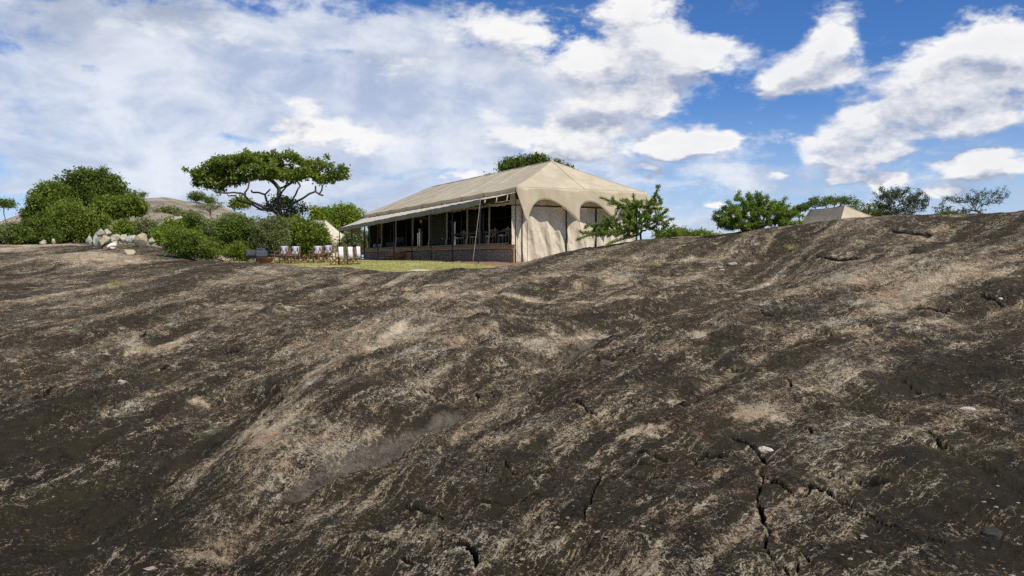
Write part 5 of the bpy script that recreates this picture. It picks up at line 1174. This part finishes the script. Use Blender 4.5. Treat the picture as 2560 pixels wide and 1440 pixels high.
# bushes of the clump below the tree and around it: name, label, Y, base px, blobs, leaf, tips, leaves, size
BU = [
 ('thorn_bush', 'dark green bush filling the left side below the umbrella tree', 50.5, 610, [(600, 585, 52, 32), (575, 614, 40, 28), (640, 575, 46, 28), (620, 612, 50, 32), (570, 572, 26, 18)], 'leaf_dark', 260, 22000, .075, .20),
 ('thorn_bush', 'olive grey twiggy bush hanging over the navy sofa below the tree', 48.8, 672, [(672, 575, 38, 32), (690, 598, 34, 34), (655, 600, 26, 32), (696, 560, 32, 18)], 'leaf_olive', 260, 9500, .06, .14),
 ('broadleaf_bush', 'round-leaved green bush behind the right-hand director chairs', 51.0, 765, [(765, 592, 50, 38), (735, 572, 34, 26), (790, 600, 36, 36), (745, 610, 50, 30), (800, 620, 24, 24)], 'leaf_mid', 260, 21000, .085, .20),
 ('thorn_bush', 'tangled dark bush around the trunk of the umbrella tree', 54.5, 712, [(712, 560, 44, 24), (720, 595, 60, 40), (688, 512, 24, 14), (738, 520, 26, 17), (715, 500, 14, 8)], 'leaf_dark', 240, 13000, .08, .22),
 ('leafy_tree', 'bright green rounded tree behind the awning end', 98, 850, [(850, 548, 44, 30), (820, 560, 36, 30), (875, 545, 28, 26), (800, 540, 24, 18), (880, 575, 22, 24)], 'leaf_bright', 260, 22000, .14, .40),
 ('shrub', 'pale green shrub seen under the far end of the awning', 78, 888, [(888, 612, 26, 32), (868, 618, 22, 26), (912, 606, 20, 34), (930, 615, 20, 30)], 'leaf_olive', 150, 11000, .10, .24),
 ('thorn_bush', 'feathery bright green thorn bush at the left edge of the lawn rock', 42.5, 478, [(470, 600, 44, 30), (500, 620, 44, 26), (440, 590, 26, 22), (455, 625, 36, 22), (520, 632, 26, 14)], 'leaf_mid', 330, 17000, .05, .13),
 ('thorn_bush', 'grey green bush rising behind the feathery bright one', 58, 540, [(540, 575, 40, 26), (500, 568, 30, 22), (565, 572, 26, 20), (515, 592, 40, 24)], 'leaf_olive', 200, 13000, .085, .22),
 ('broadleaf_bush', 'bright green bush in front of the small cream tent', 54, 440, [(440, 575, 34, 26), (415, 590, 28, 18), (470, 565, 26, 18)], 'leaf_bright', 170, 11000, .08, .2),
 ('shrub', 'small dark leafy shrub right of the boulder pile', 54, 312, [(312, 575, 22, 22), (300, 590, 18, 12)], 'leaf_mid', 90, 5000, .08, .2),
 ('shrub', 'dry grey shrub above the round boulder', 57, 362, [(362, 570, 28, 18), (385, 585, 26, 16), (345, 585, 20, 14)], 'leaf_olive', 120, 6500, .07, .2),
 ('shrub', 'low leafy shrub beside the hedge right of the round boulder', 53, 395, [(395, 590, 16, 12), (415, 602, 16, 8)], 'leaf_bright', 60, 3500, .07, .16),
 ('thorn_bush', 'small bush at the foot of the umbrella tree left of the armchair', 48, 585, [(590, 628, 30, 18), (610, 635, 20, 12)], 'leaf_mid', 110, 6000, .055, .14),
 ('leafy_tree', 'tall dome-shaped dark green tree topping the left thicket', 66, 225, [(222, 462, 62, 34), (175, 475, 40, 26), (265, 480, 50, 30), (215, 505, 90, 42), (300, 505, 34, 24), (235, 440, 34, 16)], 'leaf_dark', 420, 36000, .11, .26),
 ('leafy_tree', 'mid green tree on the left shoulder of the thicket', 64, 120, [(120, 495, 40, 30), (100, 520, 36, 34), (150, 520, 50, 36), (80, 540, 26, 26), (135, 472, 26, 12)], 'leaf_mid', 300, 22000, .10, .26),
 ('broadleaf_bush', 'rounded bush at the right end of the left thicket', 61, 325, [(325, 515, 34, 22), (345, 520, 18, 20), (300, 525, 30, 20), (270, 520, 40, 26)], 'leaf_mid', 240, 15000, .09, .22),
 ('thorn_bush', 'long bush in the front middle of the left thicket', 57.5, 190, [(190, 570, 60, 38), (235, 580, 36, 32), (140, 580, 50, 34), (180, 545, 60, 30), (255, 560, 20, 26)], 'leaf_mid', 380, 27000, .085, .22),
 ('thorn_bush', 'dark bush at the front left of the thicket', 55, 85, [(85, 592, 50, 24), (60, 582, 36, 22), (125, 595, 30, 18), (95, 565, 34, 22)], 'leaf_dark', 280, 17000, .08, .2),
 ('thorn_bush', 'grey brown bush at the left edge of the picture', 57, 15, [(15, 585, 46, 20), (-20, 592, 40, 24), (40, 600, 36, 14), (10, 600, 40, 14)], 'leaf_olive', 240, 14000, .08, .22),
]
for i, (nm, lab, Y, bp, bl, lm, tp, nl, sz, sg) in enumerate(BU):
    plant(nm, lab, 'tree' if 'tree' in nm else 'bush', gbase(bp, Y), px_blobs(bl, Y), R(20 + i), int(tp * .75), nl, sz * .92, lm, 'bark', sg * .80, int(tp * .5), None, .006, .6, inner=.12, wild=int(tp * .22))
# trees with bare fine branches on the ridge
plant('thorn_shrub', 'sparse thorny shrub with spiky leafy arms in front of the tent end wall', 'shrub', gbase(1602, 37.0), px_blobs([(1600, 545, 52, 36), (1560, 560, 60, 30), (1640, 550, 40, 36), (1520, 585, 60, 16), (1575, 510, 50, 14), (1640, 500, 22, 28), (1500, 575, 34, 18)], 36.8, .7), R(60), 430, 44000, .028, 'leaf_acacia', 'bark', .036, None,
      [[gbase(1602, 37), at(1601, 585, 37), at(1606, 565, 36.9), at(1600, 545, 36.9)], [at(1606, 565, 36.9), at(1640, 545, 36.8), at(1670, 525, 36.6)], [at(1601, 585, 37), at(1570, 575, 36.6), at(1520, 580, 36.2), at(1478, 585, 36), at(1440, 600, 35.8)],
       [at(1600, 545, 36.9), at(1588, 515, 37.1), at(1583, 484, 37)], [at(1600, 545, 36.9), at(1625, 510, 36.5), at(1636, 490, 36.5), at(1648, 466, 36.4)], [at(1600, 545, 36.9), at(1555, 515, 37.2), at(1500, 493, 37.2)], [at(1570, 575, 36.6), at(1530, 550, 36.4), at(1505, 540, 36.3)], [at(1601, 585, 37), at(1530, 605, 36.2), at(1500, 625, 35.6)]],
        .0045, .3, along=5, rmin=.035, jit=.22, bow=.2, bias=.1, wild=60)
plant('thorn_shrub', 'low leafy sprig of shrub at the right foot of the sparse thorny shrub', 'shrub', gbase(1672, 36.2), px_blobs([(1680, 575, 22, 16), (1660, 560, 16, 14), (1695, 585, 14, 10)], 36.2, .7), R(61), 34, 1500, .035, 'leaf_acacia', 'bark', .04, None, None, .005, .3, along=5, jit=.2, bow=.2)
plant('thorn_shrub', 'dense round thorn shrub on the ridge right of the tent', 'shrub', gbase(1880, 35.0), px_blobs([(1870, 530, 60, 40), (1930, 535, 50, 36), (1830, 550, 40, 36), (1890, 500, 34, 22), (1970, 550, 40, 20), (1870, 570, 70, 18), (1800, 545, 22, 24), (1960, 525, 34, 22)], 35.5, .8), R(62), 420, 46000, .034, 'leaf_acacia', 'bark', .055, None, None, .006, .35, along=8, jit=.2, bow=.16, bias=.15, wild=60)
FY = 56
plant('flat_topped_acacia', 'low flat-topped acacia behind the right guest tent ridge', 'tree', gbase(2075, FY), px_blobs([(2060, 503, 42, 7), (2095, 499, 34, 6), (2035, 512, 30, 6), (2125, 507, 26, 6)], FY, .8), R(63), 110, 3600, .055, 'leaf_dark', 'bark', .12, 60, [[gbase(2075, FY), at(2075, 530, FY)]], .008, .3, inner=.02, wild=20)
plant('flat_topped_acacia', 'low spreading acacia right of the guest tent', 'tree', gbase(2165, FY - 1), px_blobs([(2150, 522, 32, 8), (2185, 530, 36, 9), (2215, 538, 34, 8), (2190, 515, 24, 6)], FY - 1, .8), R(64), 100, 3600, .055, 'leaf_dark', 'bark', .12, 60, [[gbase(2165, FY - 1), at(2168, 545, FY - 1)]], .008, .3, inner=.02, wild=20)
plant('flat_topped_acacia', 'acacia branches showing left of the guest tent roof', 'tree', gbase(2012, FY - 2), px_blobs([(2004, 520, 16, 6), (1990, 528, 12, 6)], FY - 2, .8), R(65), 60, 3200, .05, 'leaf_dark', 'bark', .1, 20, None, .007, .3, inner=.02)
plant('feathery_acacia', 'fan-shaped wispy acacia on the right ridge skyline', 'tree', gbase(2250, 45), px_blobs([(2250, 500, 54, 26), (2225, 485, 34, 14), (2285, 510, 34, 22), (2215, 510, 24, 16), (2250, 530, 44, 12)], 45, .8), R(66), 300, 10000, .036, 'leaf_wispy', 'bark', .07, None, [[gbase(2246, 45), at(2243, 535, 45), at(2240, 520, 45)]], .0058, .25, along=3, jit=.2, bow=.12, bias=.05, wild=80)
plant('bare_acacia', 'nearly bare windswept acacia leaning right on the far right skyline', 'tree', gbase(2446, 42), px_blobs([(2470, 495, 44, 20), (2440, 500, 44, 22), (2400, 500, 44, 10), (2500, 488, 26, 14), (2420, 530, 40, 10), (2375, 530, 36, 8), (2360, 520, 24, 10)], 42, .8), R(67), 260, 4200, .032, 'leaf_wispy', 'bark', .06, None, [[gbase(2446, 42), at(2449, 530, 42), at(2456, 512, 42)], [at(2449, 530, 42), at(2425, 525, 42), at(2395, 525, 42)]], .0055, .25, along=3, jit=.2, bow=.14, bias=.05, wild=90)
plant('shrub', 'low dark shrub at the foot of the bare acacia', 'shrub', gbase(2370, 40), px_blobs([(2365, 536, 26, 8), (2395, 538, 20, 6)], 40, .8), R(68), 60, 3000, .035, 'leaf_dark', 'bark', .06, None, None, .005, .3, along=4)
plant('leafy_tree', 'dark green tree crown rising behind the dining tent roof', 'tree', gbase(1320, 66), px_blobs([(1290, 412, 36, 17), (1330, 402, 32, 13), (1270, 425, 22, 12), (1395, 408, 16, 7), (1420, 416, 14, 5), (1350, 425, 40, 16), (1355, 398, 16, 6), (1224, 440, 9, 3), (1300, 450, 60, 22)], 66, .7), R(69), 260, 17000, .10, 'leaf_dark', 'bark', .2, 120, [[gbase(1320, 66), at(1325, 560, 66), at(1322, 470, 66)]], .012, .4, inner=.04, wild=20)
plant('far_bush', 'green bushes low on the skyline between the two ridge shrubs', 'bush', (gbase(1720, 80)), px_blobs([(1690, 585, 34, 12), (1730, 588, 34, 10), (1660, 588, 24, 12), (1765, 592, 24, 8)], 80, .8), R(70), 150, 9000, .10, 'leaf_mid', 'bark', .25, 50, None, .008, .3)
# trees standing on the far granite hill
def hill_z(x):   # rough skyline height there
    d = HILL.reshape(-1, 3); j = np.argmin(np.abs(d[:, 0] - x) + np.abs(d[:, 1] - 150) * .5); return d[j]
for i, (px, py, rx, ry, Y, lab, sc) in enumerate(((493, 489, 20, 11, 146, 'dark tree on the crest of the granite hill', 1), (524, 500, 14, 8, 142, 'lower bush right of the crest tree on the granite hill', 1), (356, 485, 9, 5, 150, 'small bush on the hill skyline beside the thicket', 1), (420, 527, 30, 9, 118, 'dark scrub on the slope of the granite hill', 1),
     (600, 505, 22, 14, 110, 'pale tree on the hill slope below the umbrella tree limbs', 1), (14, 508, 20, 9, 120, 'small flat tree on the left skyline', 1), (470, 540, 34, 10, 105, 'scrub along the foot of the granite hill', 1), (585, 545, 26, 10, 96, 'rounded bushes behind the clump of the umbrella tree', 1), (335, 482, 5, 3, 150, 'tiny bush left on the hill skyline', 1))):
    p = at(px, py + ry * (1.3 if i not in (5,) else 3.0), Y); d = HILL.reshape(-1, 3); d2 = (d[:, 0] - p[0]) ** 2 + (d[:, 1] - p[1]) ** 2; zb = min(p[2], d[np.argmin(d2)][2] + .1 if d2.min() < 30 else p[2])
    plant('hill_tree', lab, 'tree' if ry > 8 else 'bush', (p[0], p[1], zb), px_blobs([(px, py, rx, ry), (px - rx * .5, py + ry * .5, rx * .6, ry * .6), (px + rx * .5, py + ry * .4, rx * .6, ry * .6)], Y, .8), R(80 + i), 60 + int(rx * 3), int(rx * ry * 9), .13, ('leaf_dark', 'leaf_dark', 'leaf_dark', 'leaf_olive', 'leaf_mid', 'leaf_dark', 'leaf_olive', 'leaf_olive', 'leaf_dark')[i], 'bark', .3, None, None, .012, .35)
plant('dry_bush', 'leafless grey brown thicket on the hill slope', 'bush', tuple(at(525, 530, 115) - np.array([0, 0, .6])), px_blobs([(520, 518, 34, 9), (545, 512, 18, 9)], 115, .8), R(95), 160, 900, .09, 'leaf_olive', 'bark', .2, None, None, .012, .3)
plant('dry_bush', 'leafless brown thicket at the lower left edge of the left thicket', 'bush', gbase(30, 54.5), px_blobs([(35, 575, 30, 20), (10, 585, 26, 20)], 54.5, .6), R(96), 170, 900, .05, 'leaf_olive', 'bark_pale', .1, None, None, .005, .3)
# ------------------------------------------------------------------ grass and gravel
r = R(200); n = 34000
gxr = r.uniform(-17, 1.5, n * 3); gyr = r.uniform(30, 52, n * 3)
bear = 1280 + F * gxr / gyr; ul = (gxr - .22) * .8978 + (gyr - 46) * .4404
k_ = (bear > 560) & (bear < 1300) & (ul < -2.2 - .5 * np.abs(pn(gxr, gyr, 3))) & (pn(gxr * .7, gyr * .7, 8) > -.28); gxr, gyr = gxr[k_][:n], gyr[k_][:n]
rz_ = smooth_z(gxr, gyr) + EYE; lz = lawn_z(gxr, gyr); k_ = lz > rz_ - .05; gxr, gyr, lz = gxr[k_], gyr[k_], lz[k_]
m = len(gxr); hb = r.uniform(.03, .085, m); wd = r.uniform(.012, .03, m); an = r.uniform(0, math.pi, m); le = r.normal(size=(m, 2)) * .03
P0 = np.stack([gxr, gyr, lz - .01], 1); dv = np.stack([np.cos(an) * wd, np.sin(an) * wd, 0 * wd], 1)
V = np.stack([P0 - dv, P0 + dv, P0 + np.stack([le[:, 0], le[:, 1], hb], 1)], 1).reshape(-1, 3)
mgr = leafmat('grass_blades', (.24, .26, .06), (.54, .49, .22), .3, .9); tag(link('grass', arr_mesh('grass', V, np.arange(3 * m).reshape(-1, 3)), mgr), 'short yellow green lawn grass in front of the dining tent', 'grass', kind='stuff')
# small grass tufts in rock joints
def tuft(px, py, n_, hgt, lab):
    hp = hit(px, py); z_ = surf_z(*hp); r = R(int(px)); q = r.normal(size=(n_, 2)) * .06; top = q * 2.2 + r.normal(size=(n_, 2)) * .03; hz = r.uniform(.5, 1, n_) * hgt
    V = np.stack([np.column_stack([q[:, 0] - .006, q[:, 1], 0 * hz - .02]), np.column_stack([q[:, 0] + .006, q[:, 1], 0 * hz - .02]), np.column_stack([top, hz])], 1).reshape(-1, 3)
    o = link('grass_tuft', arr_mesh('grass_tuft', V, np.arange(3 * n_).reshape(-1, 3)), mgr); o.location = (*hp, z_); tag(o, lab, 'grass tuft', 'small plants in the rock joints')
tuft(290, 713, 90, .20, 'small green grass tuft on the left rock slope'); tuft(271, 720, 40, .16, 'thin yellow grass tuft beside the greener one'); tuft(1983, 619, 90, .25, 'small green tuft on the right rock ridge'); tuft(1636, 657, 60, .12, 'green tuft in the joint below the thorny shrub'); tuft(362, 858, 60, .06, 'tiny green weeds on the pale rock pan')
# red gravel apron in front of the deck
r = R(210); n = 9000; s_ = r.uniform(-2.6, -.15, n * 2); t_ = r.uniform(-1.5, 28, n * 2) ** 1.0; k_ = (s_ > -2.5 + .5 * np.abs(pn(t_ * .7, s_, 4))); s_, t_ = s_[k_][:n], t_[k_][:n]
xw = A0[0] + .8978 * s_ - .4404 * t_; yw = A0[1] + .4404 * s_ + .8978 * t_; zw = lawn_z(xw, yw); m = len(xw)
tet = np.array([(1, 0, -.3), (-.5, .87, -.3), (-.5, -.87, -.3), (0, 0, .8)]); sz = r.uniform(.012, .045, m); an = r.uniform(0, 6.28, m); ca, sa = np.cos(an), np.sin(an)
V = np.stack([np.stack([xw + (q[0] * ca - q[1] * sa) * sz, yw + (q[0] * sa + q[1] * ca) * sz, zw + q[2] * sz], 1) for q in tet], 1).reshape(-1, 3)
b4 = np.arange(m)[:, None] * 4; Fc = np.concatenate([b4 + np.array([[0, 1, 3]]), b4 + np.array([[1, 2, 3]]), b4 + np.array([[2, 0, 3]])])
tag(link('gravel', arr_mesh('gravel', V, Fc), M['gravel']), 'reddish gravel strip along the foot of the timber deck', 'gravel', kind='stuff')
stone('stone', 1060, 35, .9, .12, M['palestone'], 'flat pale slab of rock showing through the lawn', 'stone', None, 190, .25, dep=1.6)

# loose grit and chips lying on the slope
r = R(220); n = 900; Yq = 4 + 22 * r.random(n) ** 1.6; pxq = r.uniform(-50, 2610, n); cl = pn(pxq / 260, Yq * .5, 12) > -.05; Yq, pxq = Yq[cl], pxq[cl]
xq = (pxq - 1280) / F * Yq; zq = rock_z(xq, Yq); m = len(xq); sz = r.uniform(.006, .022, m) * (1 + (r.random(m) > .96)); an = r.uniform(0, 6.28, m); ca, sa = np.cos(an), np.sin(an); fl_ = r.uniform(.25, .7, m)
octv = np.array([(1, 0, 0), (.2, .8, .1), (-.9, .2, 0), (-.1, -.8, .05), (0, .1, .8), (0, 0, -.6)])
V = np.stack([np.stack([xq + (q[0] * ca - q[1] * sa) * sz, Yq + (q[0] * sa + q[1] * ca) * sz, zq + (q[2] + .2) * sz * fl_], 1) for q in octv], 1).reshape(-1, 3)
b6 = np.arange(m)[:, None] * 6; Fc = np.concatenate([b6 + np.array([t_]) for t_ in ((0, 1, 4), (1, 2, 4), (2, 3, 4), (3, 0, 4), (1, 0, 5), (2, 1, 5), (3, 2, 5), (0, 3, 5))])
tag(link('pebbles', arr_mesh('pebbles', V, Fc), stonemat('grit_stone', (.10, .08, .06), (.28, .23, .18), (.46, .42, .36), 9)), 'loose grit and small stone chips scattered over the granite slope', 'pebbles', kind='stuff')
